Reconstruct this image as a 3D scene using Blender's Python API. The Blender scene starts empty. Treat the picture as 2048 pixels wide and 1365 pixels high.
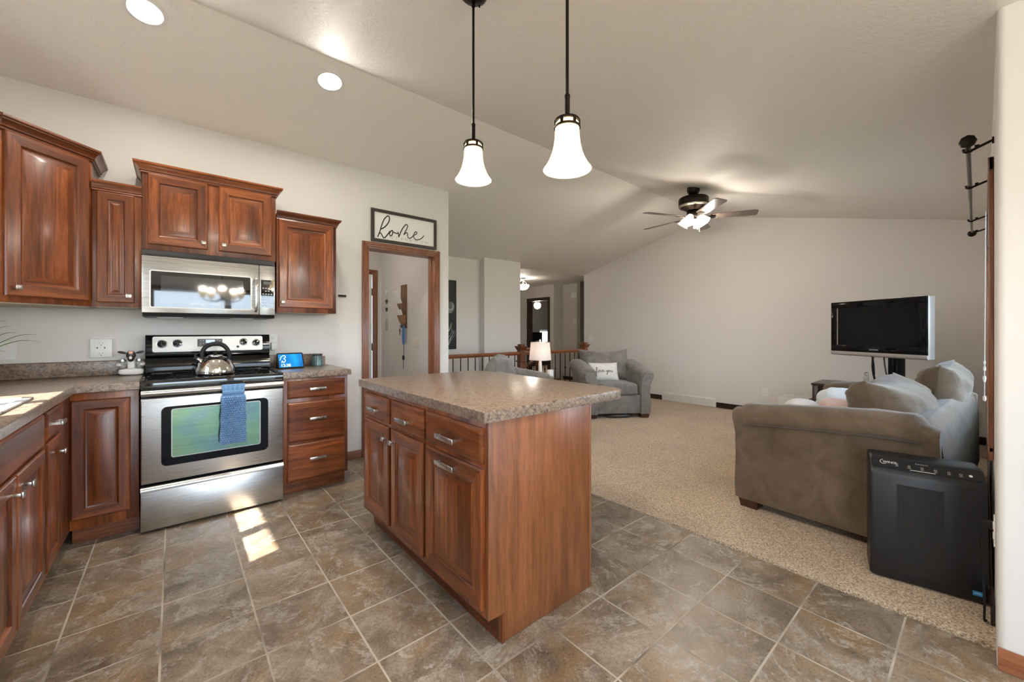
import bpy, bmesh, math, random
from mathutils import Vector, Matrix, noise, Euler
random.seed(7)
PI = math.pi
S = bpy.context.scene
COL = S.collection

# ------------------------------------------------------------------ camera, world, sun, exposure
YAW = math.radians(40.22)
cd = bpy.data.cameras.new('camera'); cam = bpy.data.objects.new('camera', cd); COL.objects.link(cam)
cd.sensor_width = 36.0; cd.lens = 799.0 / 2048 * 36.0
cd.shift_y = -20.5 / 2048
cd.clip_start = 0.05
cam.location = (0, 0, 1.25); cam.rotation_euler = (PI / 2, 0, -YAW)
S.camera = cam
S.view_settings.view_transform = 'Standard'
S.view_settings.look = 'None'
S.view_settings.gamma = 1
S.view_settings.use_curve_mapping = False
S.view_settings.exposure = 0.68
S.cycles.use_denoising = True
S.cycles.max_bounces = 10
S.cycles.diffuse_bounces = 6
S.cycles.sample_clamp_indirect = 6

SKY = 34.0
wd = bpy.data.worlds.new('world'); S.world = wd; wd.use_nodes = True
wn = wd.node_tree; wn.nodes.clear()
sky = wn.nodes.new('ShaderNodeTexSky'); sky.sky_type = 'HOSEK_WILKIE'
sky.sun_direction = Vector((-0.8017, -0.2485, 1.0)).normalized(); sky.turbidity = 4.0; sky.ground_albedo = 0.3
bgn = wn.nodes.new('ShaderNodeBackground'); bgn.inputs[1].default_value = SKY
won = wn.nodes.new('ShaderNodeOutputWorld')
hs = wn.nodes.new('ShaderNodeHueSaturation'); hs.inputs['Saturation'].default_value = 0.75
wn.links.new(sky.outputs[0], hs.inputs['Color'])
wn.links.new(hs.outputs[0], bgn.inputs[0]); wn.links.new(bgn.outputs[0], won.inputs[0])

sd = bpy.data.lights.new('sun', 'SUN'); sun = bpy.data.objects.new('sun', sd); COL.objects.link(sun)
sd.energy = 22.0; sd.angle = 0.012; sd.color = (1.0, 0.95, 0.87)
sun.rotation_euler = Vector((0.8017, 0.2485, -1.0)).to_track_quat('-Z', 'Y').to_euler()

def portal(cx, cy, cz, w, h, direction):
    l = bpy.data.lights.new('window_portal', 'AREA'); l.shape = 'RECTANGLE'; l.size = w; l.size_y = h
    l.cycles.is_portal = True
    o = bpy.data.objects.new('window_portal', l); COL.objects.link(o)
    o.location = (cx, cy, cz); o.rotation_euler = Vector(direction).to_track_quat('-Z', 'Z').to_euler()
    return o

WL = -1.03      # left wall inner face
WB = 3.97       # range wall face
WW = -0.03      # living window wall face
WF = 6.70       # far gable wall face
WS = 2.33       # dining side wall face (the stub)
WD = -3.5       # dining back wall face
RY, RZ = 2.89, 3.114
ML, MR = 0.249, 0.2300
def ceil_z(y):
    return RZ - ML * (y - RY) if y > RY else RZ - MR * (RY - y)
portal(WL - 0.1, 2.5, 1.55, 0.84, 0.98, (1, 0, 0))
portal(4.19, WW - 0.08, 1.355, 2.40, 1.44, (0, 1, 0))
portal(0.9, WD - 0.08, 1.05, 2.5, 2.1, (0, 1, 0))
portal(WL - 0.1, -1.6, 1.45, 1.6, 1.2, (1, 0, 0))

def lamp(name, kind, loc, power, color=(1, .90, .78), size=.05, direction=None, shape=None):
    l = bpy.data.lights.new(name, kind); l.energy = power; l.color = color
    if kind == 'POINT': l.shadow_soft_size = size
    if kind == 'AREA':
        l.shape = shape or 'DISK'; l.size = size
    if kind == 'SPOT':
        l.spot_size = 2.2; l.spot_blend = .6; l.shadow_soft_size = size
    o = bpy.data.objects.new(name, l); COL.objects.link(o); o.location = loc
    if direction: o.rotation_euler = Vector(direction).to_track_quat('-Z', 'Y').to_euler()
    return o

# ------------------------------------------------------------------ materials
MATS = {}
class NT:
    def __init__(s, name):
        s.m = bpy.data.materials.new(name); s.m.use_nodes = True; s.t = s.m.node_tree
        s.b = s.t.nodes['Principled BSDF']; s.out = s.t.nodes['Material Output']
        MATS[name] = s.m
    def n(s, t, **k):
        nd = s.t.nodes.new('ShaderNode' + t)
        for a, v in k.items(): setattr(nd, a, v)
        return nd
    def l(s, a, b): s.t.links.new(a, b)
    def co(s, scale=(1, 1, 1), rnd=False):
        tc = s.n('TexCoord'); mp = s.n('Mapping'); mp.inputs['Scale'].default_value = scale
        if rnd:
            oi = s.n('ObjectInfo'); ml = s.n('Math', operation='MULTIPLY'); ml.inputs[1].default_value = 9.0
            s.l(oi.outputs['Random'], ml.inputs[0]); s.l(ml.outputs[0], mp.inputs['Location'])
        s.l(tc.outputs['Object'], mp.inputs['Vector']); return mp.outputs[0]
    def noise(s, vec, scale, detail=4, rough=.55, dist=0):
        nd = s.n('TexNoise'); nd.inputs['Scale'].default_value = scale; nd.inputs['Detail'].default_value = detail
        nd.inputs['Roughness'].default_value = rough; nd.inputs['Distortion'].default_value = dist
        if vec is not None: s.l(vec, nd.inputs['Vector'])
        return nd
    def ramp(s, fac, stops, interp='LINEAR'):
        r = s.n('ValToRGB'); cr = r.color_ramp; cr.interpolation = interp
        while len(cr.elements) < len(stops): cr.elements.new(.5)
        for e, (p, c) in zip(cr.elements, stops):
            e.position = p; e.color = (c[0], c[1], c[2], 1)
        s.l(fac, r.inputs[0]); return r.outputs[0]
    def mix(s, fac, a, b, mode='MIX'):
        m = s.n('Mix', data_type='RGBA', blend_type=mode)
        for sock, v in ((m.inputs[0], fac), (m.inputs[6], a), (m.inputs[7], b)):
            if isinstance(v, (int, float)): sock.default_value = v
            elif isinstance(v, tuple): sock.default_value = (v[0], v[1], v[2], 1)
            else: s.l(v, sock)
        return m.outputs[2]
    def bump(s, h, strength, dist=.01):
        b = s.n('Bump'); b.inputs['Strength'].default_value = strength; b.inputs['Distance'].default_value = dist
        s.l(h, b.inputs['Height']); s.l(b.outputs[0], s.b.inputs['Normal'])
    def set(s, **k):
        for a, v in k.items():
            sock = s.b.inputs[a.replace('_', ' ')]
            if isinstance(v, (int, float)): sock.default_value = v
            elif isinstance(v, tuple): sock.default_value = (*v, 1) if len(v) == 3 and sock.type == 'RGBA' else v
            else: s.l(v, sock)
        return s

def plain(name, col, rough=.5, metal=0, **k):
    t = NT(name); t.set(Base_Color=col, Roughness=rough, Metallic=metal, **k); return t.m

def mat_wood(name, scale, stave_axis='h', c=((.080, .018, .0045), (.185, .048, .011), (.295, .090, .024)), rough=.33, stave=.085, amp=1.0):
    t = NT(name)
    v = t.co(scale, rnd=True)
    n1 = t.noise(v, 2.2, 6, .6, .6); n2 = t.noise(v, 14, 3, .6, .2)
    g = t.ramp(n1.outputs[0], [(.30, c[0]), (.5, c[1]), (.72, c[2])])
    fine = t.ramp(n2.outputs[0], [(.35, (.80, .80, .80)), (.6, (1.05, 1.05, 1.05))])
    col = t.mix(1.0, g, fine, 'MULTIPLY')
    # glued-up staves: each board strip has its own tone
    tc = t.n('TexCoord'); sp = t.n('SeparateXYZ'); t.l(tc.outputs['Object'], sp.inputs[0])
    ad = t.n('Math', operation='ADD')
    if stave_axis == 'h':
        t.l(sp.outputs[0], ad.inputs[0]); t.l(sp.outputs[1], ad.inputs[1])
    else:
        t.l(sp.outputs[2], ad.inputs[0])
    dv = t.n('Math', operation='DIVIDE'); dv.inputs[1].default_value = stave; t.l(ad.outputs[0], dv.inputs[0])
    oi = t.n('ObjectInfo'); a2 = t.n('Math', operation='ADD'); m9 = t.n('Math', operation='MULTIPLY'); m9.inputs[1].default_value = 37.
    t.l(oi.outputs['Random'], m9.inputs[0]); t.l(dv.outputs[0], a2.inputs[0]); t.l(m9.outputs[0], a2.inputs[1])
    fl = t.n('Math', operation='FLOOR'); t.l(a2.outputs[0], fl.inputs[0])
    wn_ = t.n('TexWhiteNoise', noise_dimensions='1D'); t.l(fl.outputs[0], wn_.inputs['W'])
    tone = t.ramp(wn_.outputs[0], [(0, (1 - .38 * amp, 1 - .44 * amp, 1 - .48 * amp)), (.5, (1, 1, 1)), (1, (1 + .38 * amp, 1 + .36 * amp, 1 + .26 * amp))])
    col = t.mix(1.0, col, tone, 'MULTIPLY')
    t.set(Base_Color=col, Roughness=rough, Coat_Weight=.25, Coat_Roughness=.16)
    t.bump(n2.outputs[0], .05, .004)
    return t.m

mat_wood('cherry_v', (16, 16, 1.3))
mat_wood('cherry_h', (1.3, 1.3, 16), 'v')
mat_wood('cherry_panel', (13, 13, 1.0), 'h', ((.145, .045, .014), (.235, .078, .025), (.31, .112, .040)), .38, .23, .14)
mat_wood('trim_wood', (20, 20, 1.6), 'h', ((.14, .048, .021), (.22, .080, .038), (.29, .115, .058)), .38, 3.0)
mat_wood('trim_wood_h', (1.6, 1.6, 20), 'v', ((.14, .048, .021), (.22, .080, .038), (.29, .115, .058)), .38, 3.0)
mat_wood('newel_wood', (20, 20, 1.6), 'h', ((.12, .036, .012), (.21, .07, .024), (.28, .10, .038)), .35, 3.0)
mat_wood('dark_wood', (14, 14, 1.2), 'h', ((.016, .006, .004), (.03, .011, .007), (.045, .018, .011)), .35, 3.0)
mat_wood('foot_wood', (14, 14, 2), 'h', ((.03, .010, .005), (.055, .018, .009), (.08, .03, .014)), .4, 3.0)
mat_wood('rack_wood', (14, 14, 2), 'h', ((.14, .06, .02), (.24, .11, .04), (.3, .15, .06)), .5, 3.0)
mat_wood('fan_blade', (14, 14, 3), 'h', ((.05, .036, .030), (.085, .064, .054), (.115, .09, .078)), .28, 3.0)
plain('cabinet_inside', (.02, .008, .005), .7)
plain('cab_raw', (.48, .44, .36), .7)

def mat_paint(name, col, bump=.12, scale=170, rough=.62):
    t = NT(name); v = t.co()
    n1 = t.noise(v, scale, 3, .6); n2 = t.noise(v, 1.1, 3, .5)
    c = t.ramp(n2.outputs[0], [(.3, tuple(x * .975 for x in col)), (.7, tuple(min(1, x * 1.015) for x in col))])
    t.set(Base_Color=c, Roughness=rough, Specular_IOR_Level=.3); t.bump(n1.outputs[0], bump, .004); return t.m
mat_paint('wall_paint', (.705, .68, .652))
mat_paint('wall_paint_lifted', (.735, .708, .678))  # same paint as the kitchen walls, lightened to stand in for light
mat_paint('hall_paint', (.62, .59, .56))
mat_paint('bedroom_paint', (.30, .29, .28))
t = NT('ceiling_paint'); v = t.co()
n1 = t.noise(v, 28, 5, .65, 1.2); n2 = t.noise(v, 9, 2, .5)
h = t.ramp(n1.outputs[0], [(.42, (0, 0, 0)), (.56, (1, 1, 1))])
t.set(Base_Color=(.86, .825, .785), Roughness=.6, Specular_IOR_Level=.35); t.bump(h, .32, .008)

# slate-look tile laid square to the room
t = NT('tile'); PX, PY, PT = -.0407, -.0923, .314
tc = t.n('TexCoord'); off = t.n('VectorMath', operation='SUBTRACT'); off.inputs[1].default_value = (PX, PY, 0)
t.l(tc.outputs['Object'], off.inputs[0])
br = t.n('TexBrick'); br.offset = 0; br.squash = 1
for k_, v_ in (('Scale', 1), ('Mortar Size', .0042), ('Mortar Smooth', .25), ('Bias', 0), ('Brick Width', PT), ('Row Height', PT)):
    br.inputs[k_].default_value = v_
t.l(off.outputs[0], br.inputs['Vector'])
dv = t.n('VectorMath', operation='DIVIDE'); dv.inputs[1].default_value = (PT, PT, 1); t.l(off.outputs[0], dv.inputs[0])
fl = t.n('VectorMath', operation='FLOOR'); t.l(dv.outputs[0], fl.inputs[0])
wn_ = t.n('TexWhiteNoise', noise_dimensions='3D'); t.l(fl.outputs[0], wn_.inputs['Vector'])
sc_ = t.n('VectorMath', operation='SCALE'); sc_.inputs['Scale'].default_value = 7.0; t.l(wn_.outputs['Color'], sc_.inputs[0])
ad = t.n('VectorMath', operation='ADD'); t.l(off.outputs[0], ad.inputs[0]); t.l(sc_.outputs[0], ad.inputs[1])
na = t.noise(ad.outputs[0], 4.2, 9, .68, 1.1); nb = t.noise(ad.outputs[0], 3.1, 9, .72, 2.6); nc = t.noise(ad.outputs[0], 95, 5, .8)
nd_ = t.noise(ad.outputs[0], 3.0, 5, .6, .8); ne = t.noise(ad.outputs[0], 14, 6, .75, .6)
base = t.ramp(na.outputs[0], [(.32, (.108, .080, .055)), (.46, (.183, .143, .105)), (.56, (.245, .198, .150)), (.70, (.31, .262, .212))])
ochre = t.ramp(nd_.outputs[0], [(.47, (0, 0, 0)), (.62, (1, 1, 1))])
om = t.n('Math', operation='MULTIPLY'); om.inputs[1].default_value = .62; t.l(ochre, om.inputs[0])
base = t.mix(om.outputs[0], base, (.26, .165, .082))
pale = t.ramp(nb.outputs[0], [(.515, (0, 0, 0)), (.535, (1, 1, 1)), (.60, (.35, .35, .35)), (.66, (.0, .0, .0))])
pm = t.n('Math', operation='MULTIPLY'); t.l(pale, pm.inputs[0]); t.l(t.ramp(ne.outputs[0], [(.42, (0, 0, 0)), (.58, (.75, .75, .75))]), pm.inputs[1])
base = t.mix(pm.outputs[0], base, (.42, .385, .345))
spk = t.ramp(nc.outputs[0], [(.38, (.74, .74, .74)), (.5, (1, 1, 1)), (.62, (1.30, 1.30, 1.30))])
base = t.mix(.8, base, spk, 'MULTIPLY')
tv_ = t.ramp(wn_.outputs['Value'], [(0, (.86, .86, .86)), (1, (1.12, 1.12, 1.12))]); base = t.mix(1., base, tv_, 'MULTIPLY')
gn = t.noise(tc.outputs['Object'], 2.0, 3)
grout = t.ramp(gn.outputs[0], [(.34, (.150, .122, .095)), (.54, (.46, .41, .34))])
col = t.mix(br.outputs['Fac'], base, grout)
rr = t.ramp(nc.outputs[0], [(.3, (.24, .24, .24)), (.7, (.42, .42, .42))])
rr = t.mix(br.outputs['Fac'], rr, (.85, .85, .85))
t.set(Base_Color=col, Roughness=rr)
hm = t.mix(br.outputs['Fac'], na.outputs[0], (0, 0, 0)); t.bump(hm, .35, .006)

t = NT('carpet'); v = t.co()
n1 = t.noise(v, 135, 2, .7); n2 = t.noise(v, 75, 3, .7); n3 = t.noise(v, 2.2, 3, .5)
c = t.ramp(n1.outputs[0], [(.33, (.11, .06, .03)), (.45, (.42, .295, .18)), (.55, (.70, .535, .37)), (.68, (.90, .76, .58))])
c = t.mix(.35, c, t.ramp(n2.outputs[0], [(.35, (.26, .18, .11)), (.65, (.66, .56, .44))]))
c = t.mix(1., c, t.ramp(n3.outputs[0], [(.3, (.93, .93, .93)), (.7, (1.06, 1.06, 1.06))]), 'MULTIPLY')
t.set(Base_Color=c, Roughness=.95, Specular_IOR_Level=.1, Sheen_Weight=.15); t.bump(n2.outputs[0], .9, .012)

t = NT('laminate'); v = t.co()
vo = t.n('TexVoronoi'); vo.inputs['Scale'].default_value = 105; t.l(v, vo.inputs['Vector'])
n1 = t.noise(v, 48, 6, .72, 1.0); n2 = t.noise(v, 210, 3, .6)
sepc = t.n('SeparateColor'); t.l(vo.outputs['Color'], sepc.inputs[0])
c = t.ramp(n1.outputs[0], [(.33, (.022, .017, .015)), (.42, (.10, .066, .046)), (.51, (.24, .165, .117)), (.62, (.33, .24, .175)), (.72, (.15, .13, .115))])
c2 = t.ramp(sepc.outputs[0], [(0, (.03, .025, .022)), (.25, (.12, .085, .062)), (.6, (.24, .175, .13)), (1, (.33, .26, .205))])
c = t.mix(.45, c, c2)
t.set(Base_Color=c, Roughness=.28, Coat_Weight=.15, Coat_Roughness=.2); t.bump(n2.outputs[0], .03, .001)

def mat_metal(name, col, rough, stretch=None, an=0):
    t = NT(name); t.set(Base_Color=col, Metallic=1., Roughness=rough)
    if stretch:
        v = t.co(stretch); n1 = t.noise(v, 1, 4, .6)
        r = t.ramp(n1.outputs[0], [(.3, (rough * .8,) * 3), (.7, (rough * 1.25,) * 3)]); t.set(Roughness=r)
        t.bump(n1.outputs[0], .025, .001)
    return t.m
mat_metal('stainless', (.60, .595, .58), .29, (3, 3, 420))
mat_metal('panel_steel', (.44, .435, .425), .42, (3, 3, 420))
mat_metal('sink_steel', (.62, .62, .62), .6)
mat_metal('chrome', (.78, .77, .75), .07)
mat_metal('nickel', (.58, .55, .50), .30, (200, 200, 10))
mat_metal('silver_metal', (.6, .6, .6), .3)
mat_metal('bronze', (.030, .024, .020), .42)
mat_metal('rod_metal', (.19, .175, .16), .35)
plain('black_gloss', (.005, .005, .006), .07, Specular_IOR_Level=.3)
plain('black_glass', (.004, .004, .005), .03, Coat_Weight=1.0, Coat_Roughness=.02)
t = NT('oven_glass'); v = t.co((3, 3, 40)); n1 = t.noise(v, 1.2, 4, .6); v2 = t.co((4, 4, 4)); n2 = t.noise(v2, 1.3, 2, .5)
c = t.ramp(n2.outputs[0], [(.35, (.10, .185, .17)), (.5, (.115, .215, .12)), (.65, (.155, .235, .12))])
c = t.mix(.6, c, t.ramp(n1.outputs[0], [(.35, (.75, .75, .75)), (.65, (1.2, 1.2, 1.2))]), 'MULTIPLY')
t.set(Base_Color=c, Roughness=.16, Metallic=.75, Coat_Weight=.6, Coat_Roughness=.03)
plain('mw_glass', (.035, .036, .036), .05, Coat_Weight=1.0, Coat_Roughness=.03)
plain('oven_frame', (.004, .004, .005), .12, Specular_IOR_Level=.1)
plain('black_plastic', (.010, .010, .011), .42, Specular_IOR_Level=.3)
plain('purifier_plastic', (.0095, .0105, .0135), .42)
plain('purifier_top', (.009, .010, .012), .3)
plain('grille_dark', (.016, .013, .009), .7)
plain('dark_grey', (.045, .045, .048), .35)
plain('white_plastic', (.80, .79, .77), .35)
plain('white_trim', (.78, .77, .75), .4)
plain('ivory_plastic', (.66, .62, .54), .4)
plain('white_ceramic', (.80, .77, .71), .3)
plain('black_ceramic', (.03, .022, .02), .3)
plain('pink_ceramic', (.75, .45, .35), .35)
plain('jar_glass', (.62, .60, .55), .08, Transmission_Weight=.7)
plain('silver_bezel', (.50, .47, .45), .32, .5)
plain('tv_screen', (.0025, .0025, .003), .10, Specular_IOR_Level=.25)
plain('wax_green', (.10, .17, .17), .12)
plain('ink', (.012, .011, .010), .7)
plain('grey_ink', (.46, .45, .43), .7)
plain('brown_ink', (.16, .085, .07), .8)
plain('sign_white', (.80, .79, .76), .6)
plain('sign_frame', (.040, .030, .025), .5)
plain('chalk', (.55, .57, .57), .8)
plain('blackboard', (.022, .026, .028), .6)
plain('leaf', (.11, .23, .045), .4)
plain('pot_grey', (.4, .38, .36), .5)
plain('soil', (.05, .035, .025), .9)
plain('paper', (.75, .75, .74), .7)
plain('blue_fabric', (.06, .17, .36), .85)
plain('pale_box', (.60, .585, .56), .55)
plain('lawn_green', (.12, .145, .085), .9)
plain('white_cord', (.75, .74, .72), .5)
plain('porcelain_brown', (.3, .2, .14), .5)
plain('blue_label', (.03, .30, .62), .5)
plain('light_ink', (.55, .56, .57), .5)
plain('drain', (.25, .25, .25), .3, 1.0)

def mat_fabric(name, c1, c2, sheen=.35, scale=26, bump=.25, tint=(1, 1, 1)):
    t = NT(name); v = t.co()
    n1 = t.noise(v, 5, 5, .62, .9); n2 = t.noise(v, scale * 14, 2, .6); n3 = t.noise(v, 22, 3, .5, .4)
    c = t.ramp(n1.outputs[0], [(.34, c1), (.66, c2)])
    t.set(Base_Color=c, Roughness=.92, Specular_IOR_Level=.15, Sheen_Weight=sheen, Sheen_Roughness=.45, Sheen_Tint=tint)
    ml = t.n('Math', operation='MULTIPLY_ADD'); ml.inputs[1].default_value = .25
    t.l(n2.outputs[0], ml.inputs[0]); t.l(n3.outputs[0], ml.inputs[2]); t.bump(ml.outputs[0], bump, .01); return t.m
mat_fabric('suede_sofa_shaded', (.100, .070, .045), (.160, .117, .079), .3)  # same fabric as the armchairs, with the sofa's shade put into its colour
mat_fabric('suede_chair', (.15, .135, .119), (.245, .223, .200), .3)
mat_fabric('white_fabric', (.70, .67, .62), (.78, .75, .70), .1, 26, .15)
mat_fabric('pale_throw', (.62, .58, .55), (.72, .68, .66), .1, 26, .3)
mat_fabric('pink_throw', (.60, .43, .40), (.70, .53, .49), .1, 26, .3)
mat_fabric('blue_throw', (.60, .66, .70), (.74, .78, .80), .1, 26, .3)
mat_fabric('towel_blue', (.14, .27, .47), (.20, .35, .56), .3, 26, .4)
mat_fabric('lampshade_cloth', (.72, .66, .62), (.76, .70, .66), .0, 26, .05)

def mat_glass(name, tint=(1, 1, 1), refl=1.0):
    t = NT(name); tr = t.n('BsdfTransparent'); tr.inputs[0].default_value = (*tint, 1)
    gl = t.n('BsdfGlossy'); gl.inputs['Roughness'].default_value = .02
    lw = t.n('LayerWeight'); fr = t.ramp(lw.outputs['Facing'], [(0, (.03,) * 3), (.6, (.06,) * 3), (.85, (.2,) * 3), (1, (.7,) * 3)])
    mx = t.n('MixShader'); t.l(fr, mx.inputs[0]); t.l(tr.outputs[0], mx.inputs[1]); t.l(gl.outputs[0], mx.inputs[2])
    t.l(mx.outputs[0], t.out.inputs[0]); return t.m
mat_glass('pane_glass', (.97, .98, .98))

def mat_shade(name, col, emit, strength):
    t = NT(name); t.set(Base_Color=col, Roughness=.35, Emission_Color=emit, Emission_Strength=strength)
    tl = t.n('BsdfTranslucent'); tl.inputs[0].default_value = (*col, 1)
    mx = t.n('MixShader'); mx.inputs[0].default_value = .45
    t.l(t.b.outputs[0], mx.inputs[1]); t.l(tl.outputs[0], mx.inputs[2]); t.l(mx.outputs[0], t.out.inputs[0]); return t.m
mat_shade('shade_glass', (.90, .82, .66), (1.0, .86, .62), .5)
mat_shade('fan_glass', (.9, .86, .78), (1.0, .90, .74), 1.6)
mat_shade('table_shade', (.80, .75, .72), (1.0, .87, .80), .10)
def mat_emit(name, col, s):
    t = NT(name); t.set(Base_Color=(0.8, 0.8, 0.8), Emission_Color=col, Emission_Strength=s); return t.m
mat_emit('bulb', (1.0, .86, .62), 14)
mat_emit('can_glow', (1.0, .95, .86), 9)
mat_emit('can_inner', (1.0, .96, .9), 1.1)
mat_emit('clock_blue', (.10, .28, .60), .6)
mat_emit('screen_white', (.85, .95, 1.0), 1.1)
t = NT('screen_blue'); v = t.co(); n1 = t.noise(v, 7, 1, .4, .5)
c = t.ramp(n1.outputs[0], [(.35, (.0, .10, .38)), (.55, (.0, .30, .72)), (.7, (.05, .55, .86))])
t.set(Base_Color=(.01, .01, .01), Roughness=.1, Emission_Color=c, Emission_Strength=.95)

# ------------------------------------------------------------------ mesh helpers
class MB:
    def __init__(s): s.bm = bmesh.new(); s.mi = 0
    def add(s, tb, M=None):
        if M is not None: bmesh.ops.transform(tb, matrix=M, verts=tb.verts)
        for f in tb.faces: f.material_index = s.mi
        me = bpy.data.meshes.new('tmp'); tb.to_mesh(me); tb.free(); s.bm.from_mesh(me); bpy.data.meshes.remove(me); return s
    def box(s, x0, x1, y0, y1, z0, z1, b=0, seg=2, M=None):
        tb = bmesh.new(); bmesh.ops.create_cube(tb, size=1)
        sc = Matrix.Diagonal((abs(x1 - x0), abs(y1 - y0), abs(z1 - z0), 1))
        bmesh.ops.transform(tb, matrix=Matrix.Translation(((x0 + x1) / 2, (y0 + y1) / 2, (z0 + z1) / 2)) @ sc, verts=tb.verts)
        if b: bmesh.ops.bevel(tb, geom=tb.edges[:], offset=b, segments=seg, affect='EDGES', profile=.5)
        return s.add(tb, M)
    def cyl(s, p0, p1, r0, r1=None, n=20, cap=True, b=0):
        r1 = r0 if r1 is None else r1; p0 = Vector(p0); p1 = Vector(p1); d = p1 - p0
        tb = bmesh.new(); bmesh.ops.create_cone(tb, cap_ends=cap, segments=n, radius1=r0, radius2=r1, depth=d.length)
        if b:
            es = [e for e in tb.edges if all(len(f.verts) > 4 or True for f in e.link_faces) and any(len(f.verts) > 4 for f in e.link_faces)]
            bmesh.ops.bevel(tb, geom=es, offset=b, segments=2, affect='EDGES', profile=.5)
        q = d.to_track_quat('Z', 'Y').to_matrix().to_4x4()
        return s.add(tb, Matrix.Translation((p0 + p1) / 2) @ q)
    def lathe(s, prof, n=32, M=None, cap=False):
        tb = bmesh.new(); rings = []
        for r, z in prof:
            rings.append([tb.verts.new((max(r, 1e-5) * math.cos(2 * PI * i / n), max(r, 1e-5) * math.sin(2 * PI * i / n), z)) for i in range(n)])
        for a, b in zip(rings, rings[1:]):
            for i in range(n): tb.faces.new((a[i], a[(i + 1) % n], b[(i + 1) % n], b[i]))
        if cap:
            tb.faces.new(rings[0][::-1]); tb.faces.new(rings[-1])
        bmesh.ops.remove_doubles(tb, verts=tb.verts, dist=1e-4)
        return s.add(tb, M)
    def tube(s, pts, r, n=10, closed=False, M=None):
        pts = [Vector(p) for p in pts]; m = len(pts); rr = r if isinstance(r, (list, tuple)) else [r] * m
        tb = bmesh.new(); rings = []; up = None
        for i, p in enumerate(pts):
            a = pts[(i - 1) % m] if (closed or i) else pts[0]; b = pts[(i + 1) % m] if (closed or i < m - 1) else pts[-1]
            t = (b - a).normalized()
            if up is None: up = t.orthogonal().normalized()
            up = (up - t * up.dot(t)); up = up.normalized() if up.length > 1e-6 else t.orthogonal().normalized()
            sd_ = t.cross(up)
            rings.append([tb.verts.new(p + rr[i] * (up * math.cos(2 * PI * k / n) + sd_ * math.sin(2 * PI * k / n))) for k in range(n)])
        L = list(zip(rings, rings[1:])) + ([(rings[-1], rings[0])] if closed else [])
        for a, b in L:
            for k in range(n): tb.faces.new((a[k], a[(k + 1) % n], b[(k + 1) % n], b[k]))
        if not closed: tb.faces.new(rings[0][::-1]); tb.faces.new(rings[-1])
        return s.add(tb, M)
    def prism(s, poly, vec, b=0, M=None):
        tb = bmesh.new(); vec = Vector(vec)
        a = [tb.verts.new(p) for p in poly]; c = [tb.verts.new(Vector(p) + vec) for p in poly]
        tb.faces.new(a); tb.faces.new(c[::-1]); n = len(a)
        for i in range(n): tb.faces.new((a[i], c[i], c[(i + 1) % n], a[(i + 1) % n]))
        if b: bmesh.ops.bevel(tb, geom=tb.edges[:], offset=b, segments=2, affect='EDGES', profile=.5)
        return s.add(tb, M)
    def loft(s, rings, cap=True, closed=True, M=None):
        tb = bmesh.new(); R = [[tb.verts.new(p) for p in r] for r in rings]; n = len(R[0])
        for a, b in zip(R, R[1:]):
            for i in range(n if closed else n - 1): tb.faces.new((a[i], a[(i + 1) % n], b[(i + 1) % n], b[i]))
        if cap and closed: tb.faces.new(R[0][::-1]); tb.faces.new(R[-1])
        return s.add(tb, M)
    def ball(s, c, rx, ry=None, rz=None, u=20, v=12, M=None):
        tb = bmesh.new(); bmesh.ops.create_uvsphere(tb, u_segments=u, v_segments=v, radius=1)
        T = Matrix.Translation(c) @ Matrix.Diagonal((rx, ry or rx, rz or rx, 1))
        return s.add(tb, T if M is None else M @ T)
    def rings(s, prof, w, h, M):
        """nested rectangles: prof = [(inset, depth)...]; local x width, y outward, z up"""
        tb = bmesh.new(); R = []
        for i, d in prof:
            R.append([tb.verts.new(p) for p in ((i, d, i), (w - i, d, i), (w - i, d, h - i), (i, d, h - i))])
        out = []
        for a, b in zip(R, R[1:]):
            for k in range(4): out.append((tb.faces.new((a[k], a[(k + 1) % 4], b[(k + 1) % 4], b[k])), k))
        tb.faces.new(R[0][::-1]); tb.faces.new(R[-1])
        me = bpy.data.meshes.new('tmp')
        for f in tb.faces: f.material_index = 0
        for f, k in out: f.material_index = 1 if k in (0, 2) else 0
        bmesh.ops.transform(tb, matrix=M, verts=tb.verts)
        tb.to_mesh(me); tb.free(); s.bm.from_mesh(me); bpy.data.meshes.remove(me); return s
    def cushion(s, w, d, h, k=5., seg=12, M=None, wr=.012, sag=None, seed=0, ears=0, crown=0):
        """a rounded soft block w x d x h centred on its base centre"""
        tb = bmesh.new(); bmesh.ops.create_cube(tb, size=2)
        bmesh.ops.subdivide_edges(tb, edges=tb.edges[:], cuts=seg, use_grid_fill=True)
        for v in tb.verts:
            a, b, c = v.co
            n = (abs(a) ** k + abs(b) ** k + abs(c) ** k) ** (1 / k); a2, b2, c2 = a / n, b / n, c / n
            e = (abs(a) * abs(b)) ** 6
            p = Vector((a2 * w / 2 * (1 + ears * e), b2 * d / 2 * (1 + ears * e), c2 * h / 2 + crown * (1 - a2 * a2) * (1 - b2 * b2) * (1 if c2 > 0 else 0)))
            q = p * 6 + Vector((seed * 3.1, seed * 1.7, seed))
            nn = noise.noise(q) * wr + noise.noise(q * 2.6) * wr * .45
            p += v.co.normalized() * nn
            if sag: p = sag(p, a2, b2, c2)
            v.co = p + Vector((0, 0, h / 2))
        return s.add(tb, M)
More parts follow.
